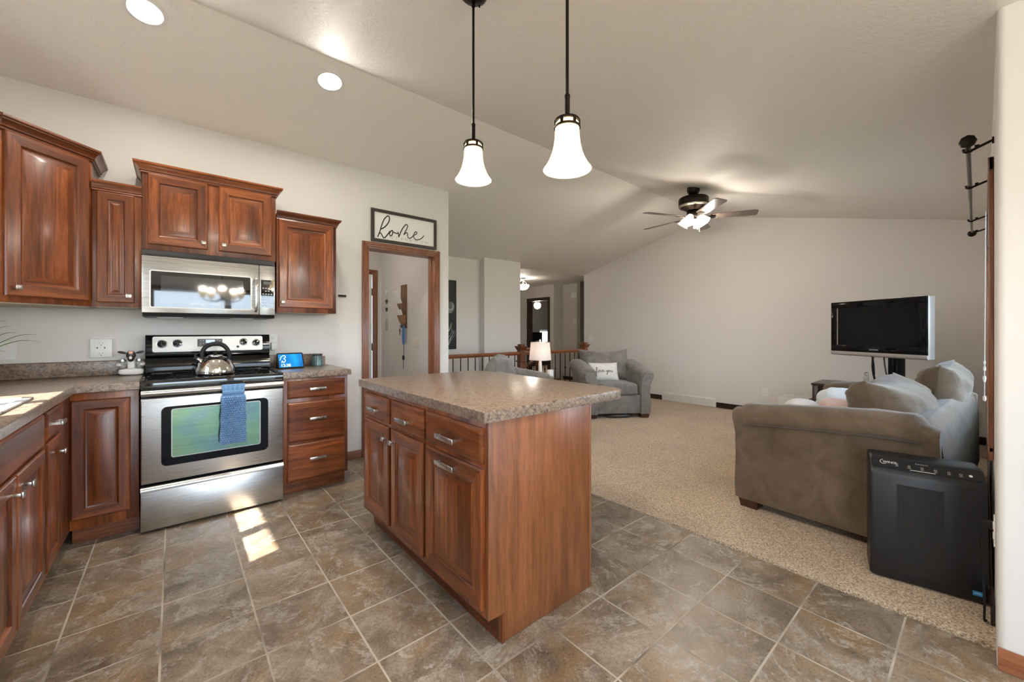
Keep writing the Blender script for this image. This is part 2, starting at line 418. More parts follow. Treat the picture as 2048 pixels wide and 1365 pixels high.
    def pillow(s, w, h, t_, M=None, wr=.006, seed=0, flare=0, k=4, n=22, pinch=.06, fn=None):
        """knife-edge pillow: x width, z height, y thickness, base at z=0"""
        F = []; B = []
        for i in range(n + 1):
            fr = []; br_ = []
            for j in range(n + 1):
                u = 2 * i / n - 1; v = 2 * j / n - 1
                th = t_ / 2 * max(0, (1 - abs(u) ** k) * (1 - abs(v) ** k)) ** .5 + .004
                x = u * w / 2 * (1 - pinch * (1 - v * v)) * (1 + flare * v); z = h / 2 + v * h / 2 * (1 - pinch * (1 - u * u))
                nn = wr * noise.noise(Vector((u * 3 + seed, v * 3, seed))) + wr * .5 * noise.noise(Vector((u * 8 + seed, v * 7, seed)))
                a = Vector((x, th + nn, z)); b = Vector((x, -th + nn, z))
                if fn: a = fn(a, u, v, 1); b = fn(b, u, v, -1)
                fr.append(a); br_.append(b)
            F.append(fr); B.append(br_)
        tb = bmesh.new(); fv = [[tb.verts.new(c) for c in r] for r in F]; bv = [[tb.verts.new(c) for c in r] for r in B]
        for i in range(n):
            for j in range(n):
                tb.faces.new((fv[i][j], fv[i + 1][j], fv[i + 1][j + 1], fv[i][j + 1])); tb.faces.new((bv[i][j], bv[i][j + 1], bv[i + 1][j + 1], bv[i + 1][j]))
        for k_ in range(n):
            for a, b, c, d in ((fv[k_][0], fv[k_ + 1][0], bv[k_ + 1][0], bv[k_][0]), (fv[k_][n], bv[k_][n], bv[k_ + 1][n], fv[k_ + 1][n]), (fv[0][k_], bv[0][k_], bv[0][k_ + 1], fv[0][k_ + 1]), (fv[n][k_], fv[n][k_ + 1], bv[n][k_ + 1], bv[n][k_])):
                tb.faces.new((a, b, c, d))
        return s.add(tb, M)
    def text(s, body, size, M, depth=.0006, align='LEFT', xs=1.0):
        cu = bpy.data.curves.new('t', 'FONT'); cu.body = body; cu.size = size; cu.extrude = depth; cu.align_x = align
        o = bpy.data.objects.new('t', cu); COL.objects.link(o)
        bpy.context.view_layer.update(); dg = bpy.context.evaluated_depsgraph_get()
        me = bpy.data.meshes.new_from_object(o.evaluated_get(dg))
        tb = bmesh.new(); tb.from_mesh(me); bmesh.ops.transform(tb, matrix=Matrix.Diagonal((xs, 1, 1, 1)), verts=tb.verts)
        bpy.data.objects.remove(o); bpy.data.curves.remove(cu); bpy.data.meshes.remove(me)
        return s.add(tb, M)

WM = {}
KEEP = []
def obj(name, mb, mat, parent=None, origin=None, local=False, smooth=35, sub=0, recalc=True, structure=False):
    bm = mb.bm
    if recalc: bmesh.ops.recalc_face_normals(bm, faces=bm.faces)
    if parent is not None:
        PM = WM[parent.name]
        if not local: bmesh.ops.transform(bm, matrix=PM.inverted(), verts=bm.verts)
    else:
        if origin is None:
            xs = [v.co for v in bm.verts]
            origin = (sum((min(c[i] for c in xs), max(c[i] for c in xs))) / 2 if i < 2 else min(c[2] for c in xs) for i in range(3))
        origin = Vector(tuple(origin)); bmesh.ops.translate(bm, vec=-origin, verts=bm.verts)
    me = bpy.data.meshes.new(name); bm.to_mesh(me); bm.free()
    for m in (mat if isinstance(mat, (list, tuple)) else [mat]): me.materials.append(MATS[m])
    me.shade_smooth()
    if smooth < 180: me.set_sharp_from_angle(angle=math.radians(smooth))
    o = bpy.data.objects.new(name, me); COL.objects.link(o)
    if parent is not None:
        o.parent = parent; WM[o.name] = WM[parent.name].copy()
    else:
        o.location = origin; WM[o.name] = Matrix.Translation(origin)
    if sub:
        md = o.modifiers.new('sub', 'SUBSURF'); md.levels = sub; md.render_levels = sub
    if structure: o['kind'] = 'structure'
    KEEP.append(o); return o
def tag(o, label, cat, group=None):
    o['label'] = label; o['category'] = cat
    if group: o['group'] = group
    return o
def thing(name, label, cat, loc=(0, 0, 0), rz=0, group=None):
    o = bpy.data.objects.new(name, None); COL.objects.link(o); o.empty_display_size = .1
    o.location = loc; o.rotation_euler = (0, 0, rz)
    WM[o.name] = Matrix.Translation(loc) @ Matrix.Rotation(rz, 4, 'Z'); return tag(o, label, cat, group)
def dup(root, loc, rz=0, label=None, group=None):
    def cp(o, par):
        c = o.copy(); COL.objects.link(c); c.parent = par
        for ch in o.children: cp(ch, c)
        return c
    r = cp(root, None); r.location = loc; r.rotation_euler = (0, 0, rz)
    WM[r.name] = Matrix.Translation(loc) @ Matrix.Rotation(rz, 4, 'Z')
    if label: r['label'] = label
    if group: r['group'] = group
    return r
def struct(name, mb, mat, origin=None, smooth=35, parent=None):
    return obj(name, mb, mat, parent, origin, structure=parent is None, smooth=smooth)
def basis(o, x, y):
    """matrix with local x -> x, local y -> y, z -> up, at o"""
    x = Vector(x); y = Vector(y); M = Matrix((x, y, Vector((0, 0, 1)))).transposed().to_4x4(); M.translation = Vector(o); return M
def face_m(o, x, up, nrm):
    M = Matrix((Vector(x), Vector(up), Vector(nrm))).transposed().to_4x4(); M.translation = Vector(o); return M
def spline(pts, n=8):
    P = [Vector(p) for p in pts]; out = []
    for i in range(len(P) - 1):
        p0 = P[max(i - 1, 0)]; p1 = P[i]; p2 = P[i + 1]; p3 = P[min(i + 2, len(P) - 1)]
        for k in range(n):
            t = k / n
            out.append(.5 * ((2 * p1) + (p2 - p0) * t + (2 * p0 - 5 * p1 + 4 * p2 - p3) * t * t + (3 * p1 - p0 - 3 * p2 + p3) * t ** 3))
    out.append(P[-1]); return out

# ------------------------------------------------------------------ setting: floors
HX0, HX1, HY0, HY1 = 2.46, 5.18, 4.44, 5.36     # stairwell hole
m = MB(); m.box(WL - .15, 2.44, WD - .1, 4.12, -.12, 0); struct('floor', m, 'tile', (0, 0, 0))
m = MB()
def slab(poly, z0, z1): m.prism([(x, y, z0) for x, y in poly], (0, 0, z1 - z0))
CE = lambda y: 2.478 - .022 * y       # tile / carpet line
m.prism([(CE(4.12), 4.12, -.06), (CE(-.05), -.05, -.06), (7.8, -.05, -.06), (7.8, HY0, -.06), (CE(4.12), HY0, -.06)], (0, 0, .070))
m.box(HX1, 7.8, HY0, HY1 + .02, -.06, .010)
m.box(4.5, 11.7, HY1 + .02, 10.7, -.06, .010)
m.box(2.40, 4.6, HY1 + .02, 5.62, -.06, .010)
struct('carpet', m, 'carpet', (0, 0, 0))
m = MB(); m.box(.2, 2.30, 4.10, 5.62, -.1, 0); struct('floor_mudroom', m, 'tile', (0, 0, 0))
m = MB()
for i in range(7):
    m.box(HX1 - .28 * (i + 1), HX1 - .28 * i, HY0, HY1, -.18 * (i + 1) - .06, -.18 * (i + 1))
m.box(HX0, HX1 - 1.96, HY0, HY1, -1.4, -1.34); struct('stair_floor', m, 'carpet', (0, 0, 0))
m = MB(); m.box(HX0 - .02, HX1, HY0 - .06, HY0, -1.4, -.06); m.box(HX0 - .02, HX1, HY1, HY1 + .06, -1.4, -.06)
m.box(HX0 - .08, HX0 - .02, HY0, HY1, -1.4, 0); m.box(HX1 - .001, HX1 + .05, HY0, HY1, -1.4, -.06)
struct('wall_stairwell', m, 'wall_paint_lifted', (0, 0, 0))
m = MB(); m.box(-40, 40, -60, 40, -.75, -.70); struct('lawn', m, 'lawn_green', (0, 0, 0))

# ------------------------------------------------------------------ walls
def wall_rect_with_holes(name, axis, f0, f1, a0, a1, z0, z1, holes, mat, extra=None):
    """axis 'x': wall lies in x=f0..f1 and runs along y from a0 to a1; holes (h0,h1,hz0,hz1)"""
    m = MB(); cur = a0
    def bx(p0, p1, q0, q1):
        if p1 - p0 < 1e-4 or q1 - q0 < 1e-4: return
        if axis == 'x': m.box(f0, f1, p0, p1, q0, q1)
        else: m.box(p0, p1, f0, f1, q0, q1)
    for h0, h1, hz0, hz1 in sorted(holes):
        bx(cur, h0, z0, z1); bx(h0, h1, z0, hz0); bx(h0, h1, hz1, z1); cur = h1
    bx(cur, a1, z0, z1)
    if extra: extra(m)
    return struct(name, m, mat, (0, 0, 0))
# range wall with the doorway
DX0, DX1, DZ = 1.470, 2.226, 2.085
wall_rect_with_holes('wall_back', 'y', WB, WB + .12, WL - .15, 2.403, -.06, 2.846, [(DX0, DX1, -.06, DZ)], 'wall_paint')
# left wall with kitchen and dining windows
LW = (2.08, 2.915, 1.06, 2.03)
DW = (-2.4, -.8, .85, 2.05)
def gable_left(m):
    m.prism([(WL - .15, -.03, 2.4), (WL - .15, RY, 2.4), (WL - .15, RY, RZ + .05), (WL - .15, -.03, ceil_z(-.03) + .05)], (.15, 0, 0))
    m.prism([(WL - .15, RY, 2.4), (WL - .15, WB + .12, 2.4), (WL - .15, WB + .12, ceil_z(WB) + .05), (WL - .15, RY, RZ + .05)], (.15, 0, 0))
wall_rect_with_holes('wall_left', 'x', WL - .15, WL, WD - .15, WB, -.06, 2.4, [LW, DW], 'wall_paint', gable_left)
# far gable wall
m = MB(); m.prism([(WF, WW - .15, -.06), (WF, 5.535, -.06), (WF, 5.535, ceil_z(5.535) + .03), (WF, RY, RZ + .03), (WF, WW - .15, ceil_z(WW - .15) + .03)], (.15, 0, 0))
struct('wall_far', m, 'wall_paint_lifted', (0, 0, 0))
# living-room window wall
VX0, VX1, VZ0, VZ1 = 3.03, 5.35, .69, 2.02
wall_rect_with_holes('wall_right', 'y', WW - .16, WW, WS + .16, WF + .15, -.06, ceil_z(WW) + .02, [(VX0, VX1, VZ0, VZ1)], 'wall_paint_lifted')
# dining bay beside / behind the camera : stub wall with a bullnose corner
m = MB(); R_ = .022
pts = [(WS, WD), (WS, WW - R_)] + [(WS + R_ - R_ * math.cos(a), WW - R_ + R_ * math.sin(a)) for a in [PI / 8, PI / 4, 3 * PI / 8]] + [(WS + R_, WW), (WS + .16, WW), (WS + .16, WD)]
m.prism([(x, y, -.06) for x, y in pts], (0, 0, ceil_z(WW) + .08)); struct('wall_dining_right', m, 'wall_paint', (0, 0, 0), smooth=60)
wall_rect_with_holes('wall_dining_back', 'y', WD - .15, WD, WL - .15, WS + .16, -.06, 2.5, [(-.35, 2.15, 0.0, 2.1)], 'wall_paint')
# wall between mudroom and stairwell, mudroom walls
m = MB(); m.prism([(2.28, WB + .12, -.06), (2.28, 5.62, -.06), (2.28, 5.62, 2.44), (2.28, WB + .12, ceil_z(WB + .12) + .02)], (.123, 0, 0))
struct('wall_hall', m, 'hall_paint', (0, 0, 0))
GD = (1.42, 2.155, -.06, 2.055)
wall_rect_with_holes('wall_mudroom', 'y', 5.60, 5.72, .2, 2.40, -.06, 2.46, [GD], 'hall_paint')
m = MB(); m.box(.1, .2, WB + .12, 5.72, -.06, 2.46); struct('wall_mudroom_left', m, 'hall_paint', (0, 0, 0))
m = MB(); m.box(.2, 2.28, WB + .12, 5.6, 2.44, 2.5); struct('ceiling_mudroom', m, 'ceiling_paint', (0, 0, 0))
# stairwell wall with its bump
m = MB(); m.box(2.40, 4.78, 5.56, 5.66, -1.4, 2.47); m.box(3.975, 4.78, 5.42, 5.56, -1.4, 2.50); struct('wall_stair_back', m, 'wall_paint_lifted', (0, 0, 0))
# foyer
wall_rect_with_holes('wall_foyer', 'x', 7.30, 7.42, 7.0, 8.12, -.06, 2.46, [(7.20, 7.93, -.06, 2.05)], 'hall_paint')
m = MB(); m.box(7.42, 7.75, 7.0, 7.1, -.06, 2.46); m.box(7.63, 7.75, 4.4, 7.0, -.06, 2.46); m.box(6.85, 7.7, 4.3, 4.4, -.06, 2.46)
m.box(4.68, 4.78, 5.66, 8.2, -.06, 2.46); m.box(4.6, 7.42, 8.05, 8.17, -.06, 2.46); struct('wall_foyer_side', m, 'hall_paint', (0, 0, 0))
m = MB(); FC = ceil_z(5.63); m.box(4.6, 7.8, 5.63, 8.2, FC, 2.52); m.box(6.84, 7.8, 4.3, 5.5355, FC, 2.52); m.box(6.701, 7.8, 5.5355, 5.63, FC, 2.52); struct('ceiling_foyer', m, 'ceiling_paint', (0, 0, 0))
# bedroom seen through the foyer door
m = MB(); m.box(7.42, 11.7, 6.25, 6.35, -.06, 2.5); m.box(11.6, 11.7, 6.35, 10.7, -.06, 2.5); m.box(7.42, 7.44, 8.17, 10.6, -.06, 2.5)
m.box(7.42, 10.30, 10.6, 10.7, -.06, 2.5); m.box(10.95, 11.6, 10.6, 10.7, -.06, 2.5); m.box(10.30, 10.95, 10.6, 10.7, -.06, .80); m.box(10.30, 10.95, 10.6, 10.7, 1.27, 2.5)
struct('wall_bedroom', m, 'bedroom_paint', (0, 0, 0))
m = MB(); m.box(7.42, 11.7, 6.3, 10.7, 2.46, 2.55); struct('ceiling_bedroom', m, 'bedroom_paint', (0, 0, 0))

# ceiling: two slopes over kitchen and living room, level over dining
m = MB(); X0, X1 = WL - .3, WF + .2
y0 = WW - .0
m.prism([(X0, y0, ceil_z(y0)), (X0, RY, RZ), (X0, RY, RZ + .12), (X0, y0, ceil_z(y0) + .12)], (X1 - X0, 0, 0))
m.prism([(X0, RY, RZ), (X0, WB + .02, ceil_z(WB + .02)), (X0, WB + .02, ceil_z(WB + .02) + .12), (X0, RY, RZ + .12)], (X1 - X0, 0, 0))
m.prism([(2.2, WB + .02, ceil_z(WB + .02)), (2.2, 5.631, ceil_z(5.631)), (2.2, 5.631, ceil_z(5.631) + .12), (2.2, WB + .02, ceil_z(WB + .02) + .12)], (X1 - 2.2, 0, 0))
struct('ceiling', m, 'ceiling_paint', (0, 0, 0), smooth=5)
m = MB(); m.box(X0, WS + .2, WD - .2, y0, ceil_z(y0), ceil_z(y0) + .12); m.box(WS, X1 + .2, WW - .9, y0, ceil_z(y0) + .03, ceil_z(y0) + .13)  # second box: unseen eave added to block sun at the living room window
struct('ceiling_dining_sun_block', m, 'ceiling_paint', (0, 0, 0))
m = MB(); m.box(X0 - .2, WS + .4, WD - .9, WD - .2, 2.47, 2.6); struct('sun_block_eave', m, 'white_trim', (0, 0, 0))  # unseen overhang, added to keep direct sun out of the patio door

# ------------------------------------------------------------------ windows
def window(name, axis, f, a0, a1, z0, z1, nu, inward, frame='white_trim', casing=None, depth=.09, out_off=.06, mull=.05, cas_w=.06, cas_t=.016):
    """framed window in a wall hole; axis = wall normal axis; f inner face; inward = +1/-1 (room side)"""
    fr = MB(); s0 = f - inward * out_off
    def bx(mb, p0, p1, q0, q1, d0, d1, b=.004):
        if axis == 'x': mb.box(min(d0, d1), max(d0, d1), p0, p1, q0, q1, b)
        else: mb.box(p0, p1, min(d0, d1), max(d0, d1), q0, q1, b)
    d0, d1 = s0 - inward * .025, s0 + inward * .025; e = .001
    bx(fr, a0 + e, a0 + .045, z0 + e, z1 - e, d0, d1); bx(fr, a1 - .045, a1 - e, z0 + e, z1 - e, d0, d1)
    bx(fr, a0 + .045, a1 - .045, z0 + e, z0 + .045, d0, d1); bx(fr, a0 + .045, a1 - .045, z1 - .045, z1 - e, d0, d1)
    for i in range(1, nu):
        c = a0 + (a1 - a0) * i / nu; bx(fr, c - mull / 2, c + mull / 2, z0 + .045, z1 - .045, d0, d1)
    o = obj(name, fr, frame, None, structure=True)
    g = MB()
    if axis == 'x': g.box(s0 - .003, s0 + .003, a0 + .02, a1 - .02, z0 + .02, z1 - .02)
    else: g.box(a0 + .02, a1 - .02, s0 - .003, s0 + .003, z0 + .02, z1 - .02)
    obj('pane', g, 'pane_glass', o)
    if casing:
        c = MB(); q0, q1 = f + inward * .0005, f + inward * cas_t
        bx(c, a0 - cas_w, a0 + .004, z0 - .02, z1 + cas_w, q0, q1); bx(c, a1 - .004, a1 + cas_w, z0 - .02, z1 + cas_w, q0, q1)
        bx(c, a0 - cas_w, a1 + cas_w, z1 - .004, z1 + cas_w, q0, q1 + inward * .002); bx(c, a0 - cas_w, a1 + cas_w, z0 - cas_w, z0 + .004, q0, q1 + inward * .002)
        # reveal boards
        r0, r1 = f - inward * .035, f + inward * .002
        bx(c, a0 + .001, a0 + .008, z0, z1, r0, r1, 0); bx(c, a1 - .008, a1 - .001, z0, z1, r0, r1, 0); bx(c, a0, a1, z1 - .008, z1 - .001, r0, r1, 0); bx(c, a0, a1, z0 + .001, z0 + .008, r0, r1, 0)
        obj('casing', c, casing, o)
    return o
window('window_1', 'x', WL, LW[0], LW[1], LW[2], LW[3], 2, 1, casing='trim_wood', mull=.085)
w2 = window('window_2', 'y', WW, VX0, VX1, VZ0, VZ1, 3, 1, casing='trim_wood', mull=.07, cas_t=.018)
window('window_3', 'x', WL, DW[0], DW[1], DW[2], DW[3], 2, 1, casing='trim_wood')
window('door_1', 'y', WD, -.35, 2.15, 0.0, 2.1, 2, 1, casing='trim_wood', mull=.12)

# ------------------------------------------------------------------ doorway casing, baseboards
def casing_prof(m, path_in, w, t_, y):
    """flat casing with stepped profile around the doorway in plane y (room side -y)"""
    x0, x1, zt = path_in
    for (a, b, d) in ((0, w, t_ * .62), (w * .30, w, t_ * .85), (w * .62, w * .97, t_)):
        m.box(x0 - b, x0 - a, y - d, y, 0, zt + b if b else zt, .003)
        m.box(x1 + a, x1 + b, y - d, y, 0, zt + b, .003)
        m.box(x0 - a, x1 + a, y - d, y, zt + a, zt + b, .003)
m = MB(); casing_prof(m, (DX0 + .012, DX1 - .012, DZ - .012), .068, .022, WB - .0005)
struct('trim_1', m, 'trim_wood')
m = MB(); m.box(DX0 + .0005, DX0 + .014, WB - .006, WB + .126, 0, DZ - .0005); m.box(DX1 - .014, DX1 - .0005, WB - .006, WB + .126, 0, DZ - .0005)
m.box(DX0 + .014, DX1 - .014, WB - .006, WB + .126, DZ - .014, DZ - .0005)
m.box(DX0 + .014, DX0 + .026, WB + .045, WB + .085, 0, DZ - .014); m.box(DX1 - .026, DX1 - .014, WB + .045, WB + .085, 0, DZ - .014)
struct('trim_2', m, 'trim_wood')
def baseboard(name, x0, x1, y0, y1, h=.082, mat='trim_wood_h', z0=0):
    m = MB(); m.box(x0, x1, y0, y1, z0, h, .003); return struct(name, m, mat)
baseboard('baseboard_back', 1.10, DX0 - .06, WB - .013, WB - .0005)
baseboard('baseboard_back_end', DX1 + .06, 2.403, WB - .013, WB - .0005)
baseboard('baseboard_far', WF - .013, WF - .0005, WW + .02, 2.80, mat='dark_wood', z0=.011, h=.095)
baseboard('baseboard_far_left', WF - .013, WF - .0005, 3.745, 5.53, mat='dark_wood', z0=.011, h=.095)
baseboard('baseboard_right', 2.62, WF - .02, WW + .0005, WW + .013, mat='dark_wood', z0=.011, h=.095)
baseboard('baseboard_dining', WS - .013, WS - .0005, WD + .02, WW - .002)
baseboard('baseboard_foyer', 7.617, 7.6295, 4.42, 6.98, mat='dark_wood', z0=.011, h=.095)

# mudroom back door with dark jamb and hinges
m = MB()
for a, b, d in ((-.012, .060, .014), (.018, .058, .02)):
    m.box(GD[1] + a, GD[1] + b, 5.60 - d, 5.5995, 0, GD[3] + b, .003); m.box(GD[0] - b, GD[0] - a, 5.60 - d, 5.5995, 0, GD[3] + b, .003)
    m.box(GD[0] - a, GD[1] + a, 5.60 - d, 5.5995, GD[3] + a, GD[3] + b, .003)
struct('trim_3', m, 'trim_wood')
m = MB(); m.box(GD[0] + .012, GD[1] - .014, 5.61, 5.65, 0.005, GD[3] - .012, .003); d2 = struct('door_2', m, 'white_trim')
m = MB()
for z in (.25, 1.02, 1.80): m.cyl((GD[1] - .012, 5.598, z - .05), (GD[1] - .012, 5.598, z + .05), .008, n=10)
obj('hinge', m, 'bronze', d2)
# foyer doorway casing
m = MB()
for a, b, d in ((-.015, .065, .016), (.02, .06, .022)):
    m.box(7.30 - d, 7.2995, 7.20 - b, 7.20 - a, .011, 2.05 + b, .003); m.box(7.30 - d, 7.2995, 7.93 + a, 7.93 + b, .011, 2.05 + b, .003)
    m.box(7.30 - d, 7.2995, 7.20 - a, 7.93 + a, 2.05 + a, 2.05 + b, .003)
m.box(7.295, 7.425, 7.2005, 7.215, .011, 2.049); m.box(7.295, 7.425, 7.915, 7.9295, .011, 2.049); m.box(7.295, 7.425, 7.215, 7.915, 2.035, 2.049)
struct('trim_4', m, 'dark_wood')

# ================================================================== kitchen cabinets
CT = .938; CU = .893       # counter top / underside
WOOD = ['cherry_v', 'cherry_h']
def knob(door, M, x, z, long=False):
    """square nickel knob on a stem; M is the face basis, y outward"""
    m = MB(); m.box(x - .014, x + .014, .036, .044, z - .012, z + .012, .0025, M=M); m.box(x - .007, x + .007, .019, .037, z - .006, z + .006, .001, M=M)
    o = obj('knob', m, 'nickel', door); return o
def pull(front, M, x, z, w=.118, h=.020, base=.018):
    m = MB(); m.box(x - w / 2, x + w / 2, base + .020, base + .027, z - h / 2, z + h / 2, .002, M=M)
    for s in (-1, 1): m.box(x + s * (w / 2 - .012) - .005, x + s * (w / 2 - .012) + .005, base - .0005, base + .021, z - .006, z + .006, M=M)
    return obj('handle', m, 'nickel', front)
def door(cab, M, w, h, name='door', fr=.055):
    pr = [(0, 0), (0, .013), (.003, .017), (.007, .019), (fr, .019), (fr + .004, .0165), (fr + .007, .011), (fr + .013, .0085), (fr + .017, .0085)]
    inn = min(.03, (min(w, h) / 2 - fr - .017) * .6)
    pr += [(fr + .017 + inn * .5, .012), (fr + .017 + inn, .0165), (fr + .020 + inn, .0175)]
    m = MB(); m.rings(pr, w, h, M); return obj(name, m, WOOD, cab, smooth=25)
def drawer(cab, M, w, h, name='drawer'):
    m = MB(); m.rings([(0, 0), (0, .010), (.004, .0145), (.010, .017), (.013, .0185)], w, h, M); return obj(name, m, ['cherry_h', 'cherry_h'], cab, smooth=25)
def crown(cab, path, z0, out=.045, hgt=.068, mat='cherry_h'):
    prof = [(0, 0), (.20, 0), (.24, .05), (.20, .11), (.10, .13), (.10, .20), (.34, .23), (.36, .30), (.46, .46), (.62, .60), (.80, .68), (.80, .75), (.93, .77), (1, .84), (1, 1), (0, 1)]
    P = [Vector((x, y, 0)) for x, y in path]; rings = []
    for i, p in enumerate(P):
        ds = []
        if i: ds.append((P[i] - P[i - 1]).normalized())
        if i < len(P) - 1: ds.append((P[i + 1] - P[i]).normalized())
        ns = [Vector((d.y, -d.x, 0)) for d in ds]
        n = sum(ns, Vector()).normalized(); k = 1 / max(.3, n.dot(ns[0]))
        rings.append([(p.x + n.x * k * a * out, p.y + n.y * k * a * out, z0 + b * hgt) for a, b in prof])
    m = MB(); m.loft(rings); return obj('crown_moulding', m, mat, cab, smooth=20)
XB = lambda x, y, z: basis((x, y, z), (1, 0, 0), (0, -1, 0))        # range-wall faces
YB = lambda x, y, z: basis((x, y, z), (0, 1, 0), (1, 0, 0))         # left-run faces
IB = lambda x, y, z: basis((x, y, z), (0, -1, 0), (-1, 0, 0))       # island faces

def wall_cab(name, label, x0, x1, yf, z0, z1):
    c = thing(name, label, 'cabinet', ((x0 + x1) / 2, WB, z0))
    m = MB(); m.box(x0, x1, yf, WB - .001, z0, z1, .0015); obj('body', m, 'cherry_v', c)
    m = MB(); m.box(x0 + .02, x1 - .02, yf + .03, WB - .01, z0 - .004, z0 + .001); obj('underside', m, 'cab_raw', c)
    return c
# right of the range hood microwave
c = wall_cab('wall_cabinet', 'cherry single-door wall cabinet right of the microwave', .622, 1.075, 3.64, 1.398, 2.19)
d = door(c, XB(.636, 3.64, 1.437), .412, .708); knob(d, XB(.636, 3.64, 1.437), .027, .042)
crown(c, [(.622, 3.64), (1.075, 3.64), (1.075, WB - .002)], 2.143, .036, .064)
# over the microwave
c = wall_cab('wall_cabinet', 'cherry two-door wall cabinet directly above the microwave', -.163, .613, 3.62, 1.795, 2.36)
d = door(c, XB(-.135, 3.62, 1.832), .320, .475); knob(d, XB(-.135, 3.62, 1.832), .295, .045)
d = door(c, XB(.250, 3.62, 1.832), .334, .475); knob(d, XB(.250, 3.62, 1.832), .028, .045)
crown(c, [(-.163, WB - .002), (-.163, 3.62), (.613, 3.62), (.613, WB - .002)], 2.308, .045, .066)
# narrow
c = wall_cab('wall_cabinet', 'slim cherry wall cabinet squeezed left of the microwave', -.3985, -.1645, 3.64, 1.405, 2.19)
d = door(c, XB(-.376, 3.64, 1.432), .176, .708, fr=.045); knob(d, XB(-.376, 3.64, 1.432), .150, .045)
crown(c, [(-.3985, 3.64), (-.1645, 3.64)], 2.145, .030, .062)
# diagonal corner cabinet
c = thing('corner_cabinet', 'tall diagonal cherry corner wall cabinet at the left edge', 'cabinet', (-.8, 3.7, 1.404))
m = MB(); m.prism([(x, y, 1.404) for x, y in ((WL + .001, WB - .001), (WL + .001, 3.347), (-.70, 3.347), (-.3995, 3.647), (-.3995, WB - .001))], (0, 0, .93), .0015)
obj('body', m, 'cherry_v', c)
m = MB(); m.prism([(x, y, 1.399) for x, y in ((WL + .02, WB - .02), (WL + .02, 3.37), (-.71, 3.37), (-.42, 3.66), (-.42, WB - .02))], (0, 0, .006)); obj('underside', m, 'cab_raw', c)
q = math.sqrt(.5); DB = basis((-.693, 3.354, 1.437), (q, q, 0), (q, -q, 0))
d = door(c, DB, .392, .882, fr=.060); knob(d, DB, .040, .048)
crown(c, [(WL + .002, 3.347), (-.70, 3.347), (-.3995, 3.647), (-.3995, WB - .002)], 2.318, .046, .072)

# ---- base cabinets
def base_cab(name, label, x0, x1, y0, y1, front, toe=.075, z1=CU - .001, toeh=.105):
    """front: '-y', '+x' or '-x'"""
    c = thing(name, label, 'cabinet', ((x0 + x1) / 2, (y0 + y1) / 2, 0))
    m = MB(); m.box(x0, x1, y0, y1, toeh, z1, .0015); obj('body', m, 'cherry_v', c)
    t0 = [x0, x1, y0, y1]
    if front == '-y': t0[2] += toe
    if front == '+x': t0[1] -= toe
    if front == '-x': t0[0] += toe
    m = MB(); m.box(*t0, 0.001, toeh); obj('toe_kick', m, 'cherry_h', c); return c
c = base_cab('base_cabinet', 'cherry three-drawer base cabinet right of the range', .618, 1.083, 3.365, WB - .002, '-y')
for z0, z1 in ((.738, .868), (.408, .708), (.112, .394)):
    B = XB(.645, 3.365, z0); d = drawer(c, B, .412, z1 - z0); pull(d, B, .206, (z1 - z0) * (.5 if z1 - z0 < .2 else .56))
c = base_cab('base_cabinet', 'cherry corner base cabinet with raised-panel door left of the range', -.455, -.165, 3.365, WB - .002, '-y')
B = XB(-.450, 3.365, .165); d = door(c, B, .247, .683, fr=.05)
def left_cab(label, y0, y1): return base_cab('base_cabinet', label, WL + .002, -.455, y0, y1, '+x')
c = left_cab('narrow cherry base cabinet with one drawer and door beside the corner', 2.716, 3.364)
B = YB(-.455, 2.738, .748); d = drawer(c, B, .275, .130); pull(d, B, .19, .055, .10)
B = YB(-.455, 2.738, .150); d = door(c, B, .275, .585, fr=.05); knob(d, B, .235, .50)
c = left_cab('two-door cherry sink base cabinet on the left run', 1.850, 2.7155)
B = YB(-.455, 1.872, .735); d = drawer(c, B, .818, .146, 'false_front')
B = YB(-.455, 1.872, .150); d = door(c, B, .397, .575); knob(d, B, .365, .51)
B = YB(-.455, 2.279, .150); d = door(c, B, .411, .575); knob(d, B, .100, .51)
# ---- counters
def counter(name, label, poly, splash=None):
    c = thing(name, label, 'countertop', (sum(p[0] for p in poly) / len(poly), sum(p[1] for p in poly) / len(poly), CU))
    m = MB(); tb = bmesh.new(); a = [tb.verts.new((x, y, CU)) for x, y in poly]; f = tb.faces.new(a)
    r = bmesh.ops.extrude_face_region(tb, geom=[f]); tv = [v for v in r['geom'] if isinstance(v, bmesh.types.BMVert)]
    bmesh.ops.translate(tb, verts=tv, vec=(0, 0, CT - CU))
    te = [e for e in tb.edges if all(abs(v.co.z - CT) < 1e-5 for v in e.verts)]
    bmesh.ops.bevel(tb, geom=te, offset=.010, segments=4, affect='EDGES', profile=.5, clamp_overlap=True)
    m.add(tb); obj('slab', m, 'laminate', c, smooth=40)
    for lab, bx_ in (splash or ()):
        m = MB(); m.box(*bx_, .006, 3); tag(obj('backsplash', m, 'laminate'), lab, 'backsplash')
    return c
counter('countertop', 'speckled brown L-shaped countertop left of the range with sunlit sink end',
        [(WL + .001, WB - .001), (WL + .001, 1.86), (-.432, 1.86), (-.432, 3.338), (-.1615, 3.338), (-.1615, WB - .001)],
        [('speckled brown backsplash strip on the range wall left of the range', (WL + .022, -.1615, WB - .021, WB - .001, CT + .0003, 1.042)), ('speckled brown backsplash strip along the left wall', (WL + .001, WL + .021, 1.86, WB - .001, CT + .0003, 1.042))])
counter('countertop', 'short speckled brown countertop right of the range under the smart display',
        [(.6145, WB - .001), (.6145, 3.338), (1.105, 3.338), (1.105, WB - .001)],
        [('short speckled brown backsplash strip right of the range', (.6145, 1.0, WB - .021, WB - .001, CT + .0003, 1.042))])

